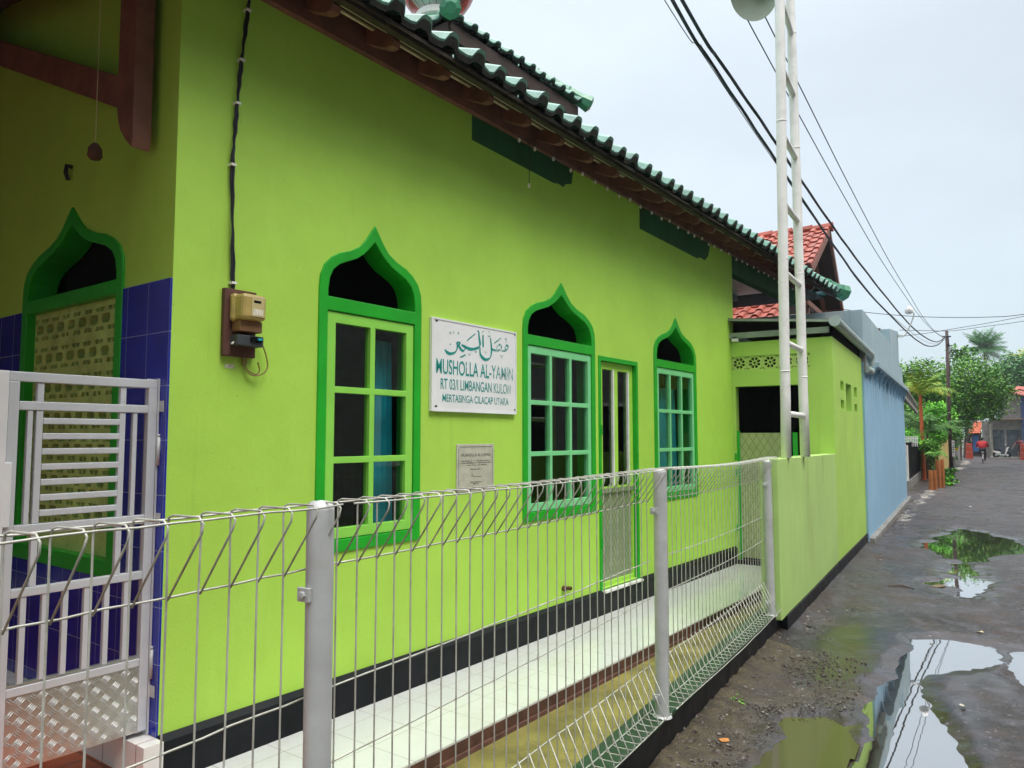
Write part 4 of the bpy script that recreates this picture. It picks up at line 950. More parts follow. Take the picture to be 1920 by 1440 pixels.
b = MB(); b.beam((RX - .02, 14.55, 4.68), (RX - .02, RY, RZ_ - .06), .05, .14); b.beam((RX - .02, 19.55, 3.85), (RX - .02, RY, RZ_ - .06), .05, .14)
for y, z in ((17.9, 5.35), (18.7, 4.6)): b.beam((RX - .85, y, z), (RX - .03, y, z), .07, .10)
b.beam((RX - .4, RY, RZ_ - .2), (RX - .4, 18.9, 4.3), .08, .12)
b.build('verge_board', M['wood'], rh)
b = MB(); b.prism([(14.5, 4.66), (14.5, 4.62), (RY, RZ_ - .10), (RY, RZ_ - .06)], lambda a, c, d: (d, a, c), -9, RX - .03)
b.prism([(19.6, 3.84), (19.6, 3.80), (RY, RZ_ - .10), (RY, RZ_ - .06)], lambda a, c, d: (d, a, c), -9, RX - .03); b.build('roof_lining', M['wooddark'], rh)
b = MB(); b.box(-9, -2.55, 14.6, 19.2, 0, 3.9); b.build('wall', M['white'], rh)
b = MB(); b.box(-2.549, -2.5, 14.9, 18.9, 3.55, 4.1); b.build('gable_shade', M['black'], rh)  # black slab on the wall painting the shade of an opening
b = MB()
for y in (15.0, 16.0, 17.2, 18.4): b.box(-2.5, -2.42, y, y + .09, 3.5, 4.12)
b.box(-2.5, -2.40, 14.85, 18.95, 4.1, 4.2); b.build('gable_post', M['wood'], rh)
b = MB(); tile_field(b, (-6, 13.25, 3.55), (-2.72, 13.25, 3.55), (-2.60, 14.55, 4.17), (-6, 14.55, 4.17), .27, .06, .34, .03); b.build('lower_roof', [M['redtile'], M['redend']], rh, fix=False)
b = MB(); b.box(-6, -2.5, 14.56, 14.6, 4.12, 4.60); b.build('lower_fascia', M['wood'], rh)

# black sheet gate, its pillar and low wall
bg_ = thing('sheet_metal_gate', 'tall black sheet metal yard gate on a low concrete sill beyond the blue wall', 'gate', (-1.48, 30, 0))
b = MB(); b.box(-1.50, -1.46, 26.15, 33.8, .30, 1.40); 
for y in np.arange(26.2, 33.8, .9): b.box(-1.46, -1.455, y, y + .06, .30, 1.40)
b.box(-1.51, -1.43, 25.9, 33.85, 1.40, 1.44); b.build('leaf', M['black'], bg_)
b = MB(); b.box(-1.55, -1.44, 25.3, 34.0, -.1, .29); b.build('sill', M['concrete'], bg_)
b = MB(); b.box(-1.60, -1.44, 25.55, 25.85, .08, 1.36); b.build('pillar', M['white'], bg_, bevel=.01)
b = MB(); b.box(-1.44, -1.42, 33.0, 33.3, 1.12, 1.15); b.box(-1.44, -1.42, 33.0, 33.3, .92, .95); b.build('latch', M['silver'], bg_)
tl = thing('trellis', 'small white slatted trellis showing above the black gate', 'trellis', (-1.75, 27, 1.4))
b = MB()
for i in range(9): b.box(-1.70 + i * .05, -1.675 + i * .05, 28.0, 28.03, 1.30, 1.64)
b.box(-1.72, -1.26, 28.035, 28.06, 1.42, 1.455); b.box(-1.72, -1.26, 28.035, 28.06, 1.545, 1.58); b.build('slats', M['white'], tl)
aw = thing('awning', 'weathered slatted awning frame on the far end of the blue house', 'awning', (-1.2, 23.5, 2.6))
b = MB(); b.beam((-1.28, 21.5, 3.0), (-1.18, 26.2, 2.58), .05, .06); b.beam((-1.28, 21.5, 2.68), (-1.18, 26.2, 2.36), .06, .09)
for i in range(9):
    f = i / 8; b.beam((-1.28 + .1 * f, 21.5 + 4.7 * f, 2.68 - .32 * f), (-1.28 + .1 * f, 21.5 + 4.7 * f, 3.0 - .42 * f), .03, .03, up=(1, 0, 0))
b.build('frame', M['concrete'], aw)
b = MB(); b.add([(-1.30, 21.5, 3.05), (-1.2, 26.4, 2.62), (-2.4, 26.4, 2.9), (-2.4, 21.5, 3.3)], [(0, 1, 2, 3)]); b.build('sheet', M['undertile'], aw)

yw = thing('yellow_wall', 'cream yellow garden wall with a rounded top beyond the orange posts', 'wall', (-.8, 40, 0))
b = MB(); prof = [(38.2, .08), (42.2, .08), (42.6, .5), (42.5, 1.2), (42.4, 1.62), (41.6, 1.72), (40.4, 1.66), (39.2, 1.52), (38.2, 1.5)]
b.prism(prof, lambda a, c, d: (-1.06 + (a - 38.2) * .105 + d, a, c), -.14, 0); b.build('wall', plaster('cream_yellow_plaster', (.62, .46, .17)), yw, bevel=.02)
b = MB(); b.beam((-1.06, 38.2, 1.55), (-.6, 42.5, 1.76), .16, .05); b.build('coping', M['palestone'], yw)
M['orangewood'] = mat('orange_painted_post', (.42, .14, .035), .7, var=.25, vscale=4, bump=.3, dirt=(.2, .08, .03), dscale=3)
for i, (x, y, h, r, lab) in enumerate(((-.88, 26.1, .60, .062, 'nearest thick orange post left of its twin, planted at the lane edge'), (-.775, 26.35, .58, .058, 'orange post standing right against the nearest thick one'), (-.68, 27.4, .86, .055, 'taller rear orange post on the left of the back pair'), (-.585, 27.6, .90, .05, 'tallest rear orange post on the right of the back pair'))):
    b = MB(); b.tube([(x, y, -.05), (x + .005, y, h * .5), (x, y, h)], [r, r * .96, r * .98], 12)
    for z in (.3, .62): b.tube([(x, y, h * z), (x, y, h * z + .02)], r * 1.08, 12)
    b.build('garden_post', M['orangewood'], label=lab, cat='post', group='orange posts at the lane edge')
gw = thing('grey_wall', 'weathered grey wall running along the lane past the utility pole', 'wall', (-.4, 53, 0))
b = MB(); b.prism([(46, -.05), (60, -.05), (60, 1.4), (46, 1.5)], lambda a, c, d: (-.56 + (a - 46) * .027 + d, a, c), -.15, 0); b.build('wall', M['concrete'], gw)
b = MB(); b.beam((-.6, 46, 1.52), (-.22, 60, 1.42), .2, .05); b.build('coping', M['concrete'], gw)

# utility pole, banner, flag, lamp
up = thing('utility_pole', 'slim dark utility pole at the lane edge carrying all the cables', 'utility pole', (-.43, 34.3, 0))
b = MB(); b.tube([(-.43, 34.3, -.1), (-.42, 34.3, 3), (-.39, 34.3, 5.85)], [.075, .068, .055], 12); b.build('pole', mat('rusty_dark_pole', (.06, .032, .03), .7, var=.5, vscale=2), up, smooth=True)
b = MB(); b.tube([(-.43, 34.3, -.05), (-.43, 34.3, .42)], .10, 12); b.build('foot', M['black'], up)
b = MB(); b.beam((-.55, 34.27, 5.62), (-.25, 34.27, 5.60), .05, .05); b.beam((-.39, 34.24, 5.25), (-.31, 34.24, 5.27), .04, .12); b.build('crossarm', M['cable'], up)
b = MB(); b.tube([(-.34, 34.22, 5.6), (-.31, 34.22, 5.0), (-.33, 34.22, 4.4), (-.36, 34.24, 4.0)], .012, 6); b.build('down_lead', M['cable'], up)
b = MB(); b.box(-.375, -.285, 34.15, 34.17, .85, 1.48); b.build('board', M['white'], (pb_ := thing('pole_banner', 'narrow white notice strip tied upright to the utility pole', 'notice', (-.33, 34.16, .85))))
b = MB()
for i in range(6): b.box(-.355, -.305, 34.145, 34.149, .90 + i * .095, .90 + i * .095 + random.uniform(.02, .05))
b.build('marks', M['cable'], pb_)
fl = MB(); fl.add([(-.27, 34.16, 1.16), (-.13, 34.16, 1.22), (-.17, 34.17, 1.10), (-.25, 34.18, 1.06)], [(0, 1, 2, 3)]); fl.tube([(-.30, 34.16, 1.0), (-.27, 34.16, 1.2)], .006, 5)
fl.build('yellow_flag', mat('yellow_cloth', (.6, .45, .05), .8), label='little yellow pennant sticking out beside the utility pole', cat='flag')
lp = thing('street_lamp', 'white drum street lamp on a curved arm above the end of the blue house', 'street lamp', (-1.24, 20, 3.9))
b = MB(); b.tube(catmull([(-1.26, 20.1, 4.03), (-1.17, 20, 4.0), (-1.08, 20, 4.05), (-.98, 20, 4.25), (-.90, 20, 4.45), (-.885, 20, 4.53), (-.92, 20, 4.585), (-.96, 20, 4.59)], 5), .016, 8); b.tube([(-1.26, 20.1, 4.06), (-1.12, 20, 4.03)], .014, 6); b.build('arm', M['silver'], lp, smooth=True)
b = MB(); ad = Vector((-.75, -.3, .5)); b.lathe([(0, -.02), (.05, -.02), (.07, .0), (.075, .02), (.095, .03), (.10, .10), (.085, .12), (0, .12)], 20, (-.94, 20, 4.585), ad); b.build('lamp_head', M['white'], lp, smooth=False)
b = MB(); b.lathe([(0, .121), (.075, .121), (.06, .135), (0, .14)], 16, (-.94, 20, 4.585), ad); b.build('lens', M['silver'], lp)

# overhead cables
CAB = {
 'thick lower black cable sagging from the utility pole over the lane': (.016, [(-2.6, .5, 7.2), (-2.24, 6.71, 5.8), (-2.19, 7.56, 5.66), (-2.1, 8.92, 5.48), (-1.98, 10.69, 5.25), (-1.74, 14.31, 4.83), (-1.56, 17.07, 4.60), (-1.19, 22.69, 4.45), (-1.0, 25.61, 4.47), (-.84, 28.07, 4.6), (-.63, 31.3, 4.99), (-.44, 34.22, 5.61)]),
 'thick upper black cable running just above its sagging neighbour': (.016, [(-2.55, .5, 7.1), (-2.16, 6.76, 5.8), (-2.1, 7.84, 5.66), (-2.0, 9.33, 5.52), (-1.91, 10.84, 5.38), (-1.76, 13.21, 5.17), (-1.63, 15.26, 5.02), (-1.42, 18.54, 4.84), (-1.17, 22.48, 4.70), (-.97, 25.74, 4.72), (-.77, 28.98, 4.87), (-.61, 31.45, 5.12), (-.40, 34.25, 5.64)]),
 'thin wire hugging the underside of the thick lower cable': (.005, [(-2.7, .5, 7.0), (-2.32, 6.66, 5.83), (-2.26, 7.56, 5.74), (-2.2, 8.38, 5.62), (-2.11, 9.79, 5.44), (-1.91, 12.72, 5.10), (-1.75, 14.96, 4.86), (-1.5, 18.69, 4.62), (-1.17, 23.51, 4.58), (-.91, 27.24, 4.67), (-.67, 30.83, 4.96), (-.44, 34.18, 5.49)]),
 'thin wire crossing in front of the ladder tower, left of the highest wire': (.007, [(-2.3, .5, 7.1), (-1.87, 7.71, 6.2), (-1.82, 8.58, 6.10), (-1.72, 10.4, 5.91), (-1.58, 12.99, 5.67), (-1.36, 17.04, 5.36), (-1.11, 21.69, 5.20), (-.97, 24.4, 5.15), (-.74, 28.56, 5.2), (-.42, 34.25, 5.47)]),
 'highest thin wire crossing in front of the ladder tower': (.007, [(-2.1, .5, 7.1), (-1.69, 7.82, 6.2), (-1.63, 8.98, 6.08), (-1.57, 10.2, 5.96), (-1.44, 12.95, 5.71), (-1.23, 17.41, 5.40), (-1.01, 21.96, 5.22), (-.88, 24.87, 5.15), (-.66, 29.52, 5.22), (-.40, 34.25, 5.55)]),
 'top cross wire strung sideways over the lane above the pole': (.010, [(-4.5, 24, 5.8), (-2.86, 24.0, 5.4), (-2.07, 24.0, 5.22), (-1.11, 24.0, 5.05), (-.2, 24.0, 4.94), (.79, 24.0, 4.87), (1.52, 24.0, 4.88), (4, 24, 5.1)]),
 'middle cross wire rising to the right from the pole top': (.010, [(-1.98, 33.0, 5.83), (-.97, 33.0, 5.73), (-.18, 33.0, 5.67), (.82, 33.0, 5.75), (2.09, 33.0, 5.86), (6, 33, 6.3)]),
 'lowest cross wire climbing from the street lamp arm to the right': (.010, [(-1.71, 31.0, 5.34), (-.91, 31.0, 5.40), (-.42, 31.0, 5.46), (.78, 31.0, 5.6), (1.97, 31.0, 5.77), (6, 31, 6.4)]),
}
for lab, (r, P) in CAB.items():
    b = MB(); b.tube(catmull(P, 6), r, 6)
    if r > .012:
        for k in range(3):
            q = catmull(P, 6); b.tube([p + np.array([.012 * math.cos(i * .5 + k * 2.1), 0, .012 * math.sin(i * .5 + k * 2.1)]) for i, p in enumerate(q)], .008, 5)
    b.build('overhead_cable', M['cable'], smooth=True, label=lab, cat='cable', group='overhead cables')

# unseen house row added across the lane to shade the low sky
op = thing('sky_block_row', 'unseen house row added across the lane to block the low sky', 'building', (9, 14, 0))
b = MB(); b.box(5.7, 12, -14, 60, -.1, 9.0); b.build('wall', M['concrete'], op)
for y_ in (-9, -5, -1, 3, 7, 11, 15, 19):
    for z_ in (1.0, 4.4):
        b = MB(); b.prism(rect(y_ - .8, y_ + .8, z_, z_ + 1.6), YZ(5.7), -.06, .0, [rect(y_ - .68, y_ - .04, z_ + .1, z_ + 1.5), rect(y_ + .04, y_ + .68, z_ + .1, z_ + 1.5)]); wf_ = b.build('window', M['white'], op)
        b = MB(); b.box(5.67, 5.69, y_ - .69, y_ + .69, z_ + .09, z_ + 1.51); b.build('pane', M['black'], wf_)
b = MB(); tile_field(b, (5.2, -14.5, 8.8), (5.2, 60.5, 8.8), (9.2, 60.5, 10.8), (9.2, -14.5, 10.8), .3, .06, .5, .03); b.build('roof', [M['redtile'], M['redend']], op, fix=False)
fh = thing('porch_shade_wall', 'unseen wall added past the front porch to darken it', 'wall', (-4, -6, 0), HF)  # out of view, added to cut the light reaching the porch
b = MB(); b.box(-6.2, -.6, -4.3, -4.15, 0, 4.6); b.box(-6.2, -6.05, -4.149, 0, 0, 4.6); b.build('wall', M['concrete'], fh)

# far end: warehouse, small tiled house
wh = thing('warehouse', 'grey two storey warehouse with a dark roller shutter at the end of the lane', 'building', (4, 73, 0))
b = MB(); b.box(1.35, 2.0, 71.2, 71.4, -.1, 2.9); b.box(2.0, 6.2, 71.2, 71.4, 2.42, 3.0); b.box(4.05, 6.2, 71.2, 71.4, -.1, 2.42); b.box(2.7, 6.2, 71.6, 71.9, 3.0, 5.0); b.build('wall', M['concrete'], wh)
b = MB(); b.box(1.9, 2.06, 71.0, 71.2, -.1, 3.0); b.build('pillar', M['palestone'], wh)
b = MB(); b.box(4.0, 4.25, 70.95, 71.2, -.1, 5.0); b.build('blue_column', mat('navy_column_paint', (.03, .05, .14), .6), wh)
b = MB()
for i in range(26): z = .0 + i * .092; b.box(2.06, 4.0, 71.28, 71.33 + .02 * (i % 2), z, z + .088)
b.build('roller_shutter', mat('dark_slate_shutter', (.045, .06, .08), .5, metal=.3, var=.4, vscale=2), wh)
b = MB(); b.box(2.06, 4.0, 71.26, 71.30, 2.2, 2.42); b.box(2.85, 2.98, 71.24, 71.28, .0, 2.2); b.build('shutter_box', M['concrete'], wh)
b = MB(); b.box(2.2, 4.1, 70.6, 71.2, 3.0, 3.06); b.build('canopy', mat('rusty_canopy', (.30, .17, .11), .8), wh)
b = MB(); b.add([(3.3, 70.9, 5.1), (4.5, 70.4, 4.8), (7, 72.5, 5.4), (3.9, 73, 5.75)], [(0, 1, 2, 3)]); b.beam((3.3, 70.9, 5.1), (4.0, 70.9, 5.36), .1, .12); b.beam((4.0, 70.9, 5.36), (6, 70.9, 4.5), .1, .12)
b.build('roof', M['redtile'], wh)
b = MB(); b.box(1.88, 1.92, 70.9, 71.0, 1.2, 2.7); b.build('banner_strip', mat('faded_banner', (.5, .5, .42), .8, var=.5, vscale=9), wh)
b = MB(); b.box(1.8, 4.2, 69.6, 71.0, -.05, .06); b.build('apron', M['palestone'], wh)
sh = thing('small_house', 'tiny house with bright orange tile roof and blue door left of the warehouse', 'building', (.9, 74.5, 0))
b = MB(); tile_field(b, (.35, 73.4, 1.93), (1.30, 73.4, 1.93), (1.48, 75.4, 2.95), (.95, 75.4, 2.95), .2, .05, .3, .03); b.build('roof', [mat('bright_orange_tile', (.40, .085, .03), .7, var=.2), M['redend']], sh, fix=False)
b = MB(); b.box(.3, 1.36, 74.2, 76, -.1, 1.98); b.build('wall', M['undertile'], sh)
b = MB(); b.box(.72, 1.12, 74.12, 74.19, .4, 1.75); b.build('door', mat('blue_door_paint', (.03, .12, .34), .5), sh)
b = MB(); b.box(.55, .68, 74.12, 74.19, 1.2, 1.6); b.build('window', M['palestone'], sh)
def barrier(x, y, lab):
    t = thing('traffic_barrier', lab, 'barrier', (x, y, 0), group='orange barriers')
    b = MB(); b.prism([(-.23, 0), (.23, 0), (.23, .12), (.21, .55), (.21, .62), (.20, 1.13), (-.20, 1.13), (-.21, .62), (-.21, .55), (-.23, .12)], lambda a, c, d: (x + a, y + d, c), -.22, .22)
    b.build('body', mat('orange_plastic', (.40, .04, .012), .5, var=.2, vscale=4, dirt=(.3, .07, .03), dscale=5) if 'M_orange' not in globals() else M_orange, t, bevel=.03)
    b = MB()
    for z in (.50, .92):
        for dx in (-.13, 0, .13): b.lathe([(0, 0), (.035, 0), (.03, .02), (0, .02)], 8, (x + dx, y - .22, z), (0, -1, 0))
    b.build('recess', M['palestone'], t)
    b = MB()
    for z in (.58, 1.0): b.box(x - .215, x + .215, y - .235, y - .215, z, z + .03)
    b.build('rib', bpy.data.materials['orange_plastic'], t)
    return t
barrier(.38, 66, 'orange plastic barrier left of the red cyclist near the small house')
barrier(3.68, 64, 'orange plastic barrier at the right edge in front of the bending person')

# ================================================================== VEGETATION
GREENS = {
 'deep': leaf_mat('deep_green_leaves', [(.015, .07, .010), (.045, .17, .018), (.10, .28, .025), (.17, .34, .035)]),
 'bright': leaf_mat('bright_green_leaves', [(.05, .22, .010), (.12, .42, .018), (.20, .52, .03)]),
 'mixed': leaf_mat('mixed_green_leaves', [(.015, .07, .010), (.05, .19, .015), (.13, .31, .02), (.25, .33, .025)]),
 'hazy': leaf_mat('haze_tinted_leaves', [(.03, .11, .04), (.07, .22, .06), (.13, .30, .085)]),  # distance haze mixed into the leaf colour
 'palm': leaf_mat('palm_leaflets', [(.015, .07, .010), (.05, .16, .018), (.10, .24, .025)]),
 'gold': leaf_mat('golden_palm_leaflets', [(.06, .18, .010), (.17, .30, .015), (.48, .33, .02)]),
 'shrub': leaf_mat('shrub_leaves', [(.04, .14, .012), (.12, .33, .025), (.23, .42, .04)]),
}
def leaf(mb, p, s, rnd=random, flat=.0):
    d = Vector((rnd.gauss(0, 1), rnd.gauss(0, 1), rnd.gauss(0, .55) - .25)).normalized()
    up = Vector((rnd.gauss(0, .6), rnd.gauss(0, .6), 1)); side = d.cross(up).normalized(); L = s * rnd.uniform(.6, 1.25); w_ = L * rnd.uniform(.28, .42)
    p = Vector(p); mid = p + d * L * .5; nn = side.cross(d) * L * .08
    mb.add([p, mid + side * w_ + nn, p + d * L, mid - side * w_ + nn], [(0, 1, 2, 3)])
def crown(blobs, n, s, seed=1):
    rnd = random.Random(seed); mb = MB(); tot = sum(b_[1][0] * b_[1][1] * b_[1][2] for b_ in blobs)
    for c, r in blobs:
        k = int(n * r[0] * r[1] * r[2] / tot)
        # clumps: secondary centres on the blob's surface and inside
        cl = []
        for _ in range(max(6, k // 26)):
            v = Vector((rnd.gauss(0, 1), rnd.gauss(0, 1), rnd.gauss(0, 1))).normalized() * (rnd.random() ** .38)
            cl.append(Vector((c[0] + v.x * r[0], c[1] + v.y * r[1], c[2] + v.z * r[2])))
        for _ in range(k):
            q = rnd.choice(cl); e = .17 * (r[0] + r[2])
            leaf(mb, q + Vector((rnd.gauss(0, e * .55), rnd.gauss(0, e * .55), rnd.gauss(0, e * .36))), s, rnd)
    return mb
def tree(name, label, cat, base, trunk, r0, blobs, n, s, g, seed, group=None):
    t = thing(name, label, cat, base, group=group)
    b = MB(); b.tube(catmull(trunk, 4), [r0 * (1 - .65 * i / (4 * (len(trunk) - 1))) for i in range(4 * (len(trunk) - 1) + 1)], 9)
    rnd = random.Random(seed); top = Vector(trunk[-1]); fork = Vector(trunk[-2])
    for c, r in blobs:
        for _ in range(3):
            q = Vector(c) + Vector((rnd.uniform(-.5, .5) * r[0], rnd.uniform(-.5, .5) * r[1], rnd.uniform(-.3, .5) * r[2]))
            o = fork.lerp(top, rnd.uniform(0, 1)); b.tube([o, o.lerp(q, .5) + Vector((0, 0, .12 * r[2])), q], [r0 * .42, r0 * .26, r0 * .07], 6)
    b.build('trunk', M['bark'], t)
    crown(blobs, n, s, seed).build('crown', GREENS[g], t, fix=False)
    return t
tree('broadleaf_tree', 'big round green tree leaning over the lane behind the utility pole', 'tree', (-.75, 47.5, 0), [(-.75, 47.5, 0), (-.7, 47.5, 1.2), (-.4, 47.6, 2.4), (0, 47.8, 3.6)], .16,
     [((.25, 48, 4.35), (1.75, 1.7, 1.65)), ((1.5, 48.6, 3.75), (1.0, 1.3, 1.15)), ((-.75, 47, 3.4), (.95, 1.2, 1.6)), ((.25, 47, 3.2), (1.1, 1.2, .8)), ((-.6, 46.8, 2.0), (.7, .8, .9))], 24000, .13, 'mixed', 3)
tree('broadleaf_tree', 'dark leafy tree rising behind the red stemmed palm', 'tree', (-2.3, 42.5, 0), [(-2.3, 42.5, 0), (-2.3, 42.5, 1.6), (-2.2, 42.4, 3.2)], .14,
     [((-2.2, 42.5, 3.9), (1.3, 1.2, 1.5)), ((-1.3, 42, 4.2), (.9, 1, 1.25)), ((-2.0, 41, 2.0), (1.2, 1.0, 1.6))], 13000, .14, 'mixed', 5)
tree('bushy_tree', 'bright light green bushy tree just left of the utility pole', 'tree', (-.95, 36, 0), [(-.95, 36, 0), (-.95, 36, .9), (-.9, 36, 1.8)], .08,
     [((-.88, 36, 2.35), (.55, .55, .8)), ((-1.05, 35.6, 1.75), (.5, .5, .55))], 5500, .11, 'bright', 8)
tree('sparse_tree', 'thin open crowned tree showing sky between its leaves', 'tree', (-.2, 60, 0), [(-.2, 60, 0), (-.1, 60, 3), (.1, 60, 6.2)], .12,
     [((.2, 60, 7.25), (.75, .8, .8)), ((-.35, 60, 7.7), (.3, .4, .45))], 420, .26, 'deep', 11)
tree('broadleaf_tree', 'hazy grey green tree mass right of the lane behind the warehouse roof', 'tree', (4.2, 80, 0), [(4.2, 80, 0), (4.2, 80, 3), (4.1, 80, 6)], .2,
     [((3.7, 80, 7.1), (1.5, 1.6, 1.9)), ((5.4, 80, 7.3), (1.6, 1.6, 1.8)), ((3.0, 80, 5.4), (.9, 1.2, 1.2))], 11000, .22, 'hazy', 13)
tree('broadleaf_tree', 'dark shady tree overhanging the small orange roofed house', 'tree', (.1, 68, 0), [(.1, 68, 0), (.2, 68, 1.6), (.5, 68, 3)], .13,
     [((.8, 68, 3.9), (1.1, 1.1, 1.0)), ((1.9, 69, 4.4), (.9, .9, .8)), ((.1, 67.5, 2.6), (.5, .7, 1.1))], 8000, .17, 'deep', 17)
def frond(mb, o, az, el, L, n, lw, droop, rnd, rr=.012, leaf_el=.0):
    o = Vector(o); h = Vector((math.sin(az), math.cos(az), 0)); pts = []; a = el; p = o.copy()
    for i in range(n + 1):
        pts.append(p.copy()); d = h * math.cos(a) + Vector((0, 0, math.sin(a))); p = p + d * L / n; a -= droop / n
    mb.tube(pts, [rr * (1 - .8 * i / n) for i in range(n + 1)], 5)
    side = h.cross(Vector((0, 0, 1)))
    for i in range(1, n + 1):
        for k in range(2):
            q = pts[i - 1].lerp(pts[i], k / 2); t = (pts[i] - pts[i - 1]).normalized()
            for sg in (-1, 1):
                ll = lw * math.sin(math.pi * min(.97, (i - 1 + k / 2) / n * .85 + .14)) * rnd.uniform(.8, 1.1)
                d = (side * sg * .9 + t * .75 + Vector((0, 0, -.25 + leaf_el + rnd.uniform(-.15, .1)))).normalized(); w_ = ll * .055
                mb.add([q - t * w_, q + d * ll * .5 + t * w_ * 1.3, q + d * ll + Vector((0, 0, -ll * .22)), q + d * ll * .5 - t * w_], [(0, 1, 2, 3)])
def palm(name, label, base, trunk, r0, nf, L, lw, g, tm, seed, group=None, el=(.2, 1.35), droop=1.5, n=11, rr=.012):
    rnd = random.Random(seed); t = thing(name, label, 'palm tree', base, group=group)
    b = MB(); tp = catmull(trunk, 5); b.tube(tp, [r0 * (1 - .35 * i / (len(tp) - 1)) for i in range(len(tp))], 9); b.build('trunk', tm, t)
    b = MB()
    for i in range(nf): frond(b, trunk[-1], i * 2.39996 + rnd.uniform(-.2, .2), rnd.uniform(*el), L * rnd.uniform(.8, 1.1), n, lw, droop * rnd.uniform(.75, 1.2), rnd, rr)
    b.build('fronds', GREENS[g], t, fix=False); return t
M['redstem'] = mat('orange_red_palm_stem', (.48, .09, .015), .5, var=.3, vscale=4)
M['palmbark'] = mat('grey_palm_bark', (.13, .11, .085), .9, var=.3, vscale=3)
palm('red_stem_palm', 'fan shaped palm with a vivid orange red stem beside the blue house', (-1.31, 32, 0), [(-1.29, 32, 0), (-1.30, 32, 1.5), (-1.31, 32, 2.6), (-1.31, 32, 3.2)], .075, 16, 1.5, .42, 'gold', M['redstem'], 21, el=(.55, 1.45), droop=1.35)
palm('coconut_palm', 'tall coconut palm standing far away above the round tree', (2.6, 100, 0), [(2.9, 100, 0), (2.8, 100, 5), (2.6, 100, 9), (2.45, 100, 11.6)], .2, 44, 2.9, .95, 'hazy', M['palmbark'], 23, 'coconut palms', el=(-.1, 1.55), droop=1.0, rr=.04)
palm('coconut_palm', 'browning coconut palm cut off by the right edge of the view', (5.6, 92, 0), [(5.6, 92, 0), (5.6, 92, 5), (5.7, 92, 9.7)], .2, 18, 2.5, .75, 'gold', M['palmbark'], 25, 'coconut palms', el=(-.2, 1.2), rr=.04)
palm('garden_palm', 'dark arching palm tuft under the red stemmed palm', (-1.2, 33, 0), [(-1.2, 33, 0), (-1.19, 33, .8), (-1.16, 33, 1.75)], .06, 20, 1.6, .42, 'palm', M['bark'], 27, el=(.45, 1.3), droop=1.35)
palm('areca_plant', 'young arching areca palm growing behind the nearest orange posts', (-.80, 28.6, 0), [(-.80, 28.6, 0), (-.79, 28.6, .5), (-.78, 28.6, .98)], .022, 12, .52, .15, 'shrub', M['redstem'], 29, el=(.7, 1.5), droop=2.3, rr=.006)
def shrub(lab, c, r, n, s, g, seed):
    t = thing('leafy_shrub', lab, 'shrub', (c[0], c[1], 0), group='shrubs along the lane'); rnd = random.Random(seed)
    crown([(c, r)], n, s, seed).build('foliage', GREENS[g], t, fix=False)
    b = MB()
    for k in range(5): b.tube([(c[0] + rnd.uniform(-.05, .05), c[1] + rnd.uniform(-.05, .05), -.02), (c[0] + rnd.uniform(-.6, .6) * r[0], c[1] + rnd.uniform(-.5, .5) * r[1], c[2] + .2 * r[2])], [.012, .005], 5)
    b.build('stem', M['bark'], t)
shrub('tall leafy shrub spilling over beside the black gate', (-1.2, 33.4, .88), (.32, .4, .74), 3000, .085, 'shrub', 31)
shrub('broad leafed shrub arching over the orange posts', (-1.05, 31.5, 1.22), (.36, .4, .28), 1500, .085, 'shrub', 32)
shrub('dark low shrub at the foot of the black gate end', (-1.12, 34.2, .28), (.26, .4, .32), 700, .09, 'deep', 33)
shrub('pale green tuft growing at the base of the tallest orange post', (-.45, 28.8, .16), (.22, .3, .18), 420, .08, 'bright', 34)
shrub('dark green tuft between the orange posts and the utility pole', (-.45, 31.5, .28), (.26, .4, .26), 500, .09, 'deep', 35)
shrub('bright leafy shrub behind the white trellis', (-1.75, 31.5, 1.55), (.4, .5, .5), 700, .11, 'bright', 36)
shrub('shadowy creeper clump above the yellow wall', (-.62, 43.5, 1.7), (.6, .8, .7), 900, .13, 'deep', 37)
shrub('grey green bush where the grey wall begins', (-.62, 47, 1.1), (.4, .6, .9), 900, .13, 'hazy', 38)
b = crown([((-5, 75, 1.8), (5, 3, 2.6)), ((-9, 60, 1.5), (5, 3, 2.2)), ((9, 95, 3), (8, 4, 3.6)), ((-4, 52, 1.6), (2.2, 3, 2))], 5200, .42, 41)
b.build('distant_woods', GREENS['hazy'], kind='stuff', fix=False, label='mass of greenery filling the gaps behind the lane', cat='woods')

# ================================================================== PEOPLE, BICYCLE, SCOOTER
def skin(name, J, E, m, parent, root=0, sub=1):
    me = bpy.data.meshes.new(name); fr, b0 = BASE[parent]; keys = list(J)
    me.from_pydata([tuple(Vector(J[k][0]) - b0) for k in keys], [(keys.index(a), keys.index(c)) for a, c in E], [])
    o = bpy.data.objects.new(name, me); COL.objects.link(o); o.parent = parent; me.materials.append(m)
    md = o.modifiers.new('skin', 'SKIN'); md.use_smooth_shade = True
    for i, k in enumerate(keys):
        r_ = J[k][1]; me.skin_vertices[0].data[i].radius = r_ if isinstance(r_, tuple) else (r_, r_); me.skin_vertices[0].data[i].use_root = (i == root)
    s = o.modifiers.new('subdivision', 'SUBSURF'); s.levels = sub; s.render_levels = sub; BASE[o] = (fr, b0); return o
M['skin'] = mat('brown_skin', (.22, .11, .07), .6, var=.1); M['hair'] = mat('black_hair', (.008, .007, .007), .6)
M['redcloth'] = mat('red_jacket_cloth', (.42, .006, .014), .8, var=.1); M['darkcloth'] = mat('dark_trousers_cloth', (.02, .02, .025), .85)
M['maroon'] = mat('maroon_shirt_cloth', (.16, .03, .045), .85)
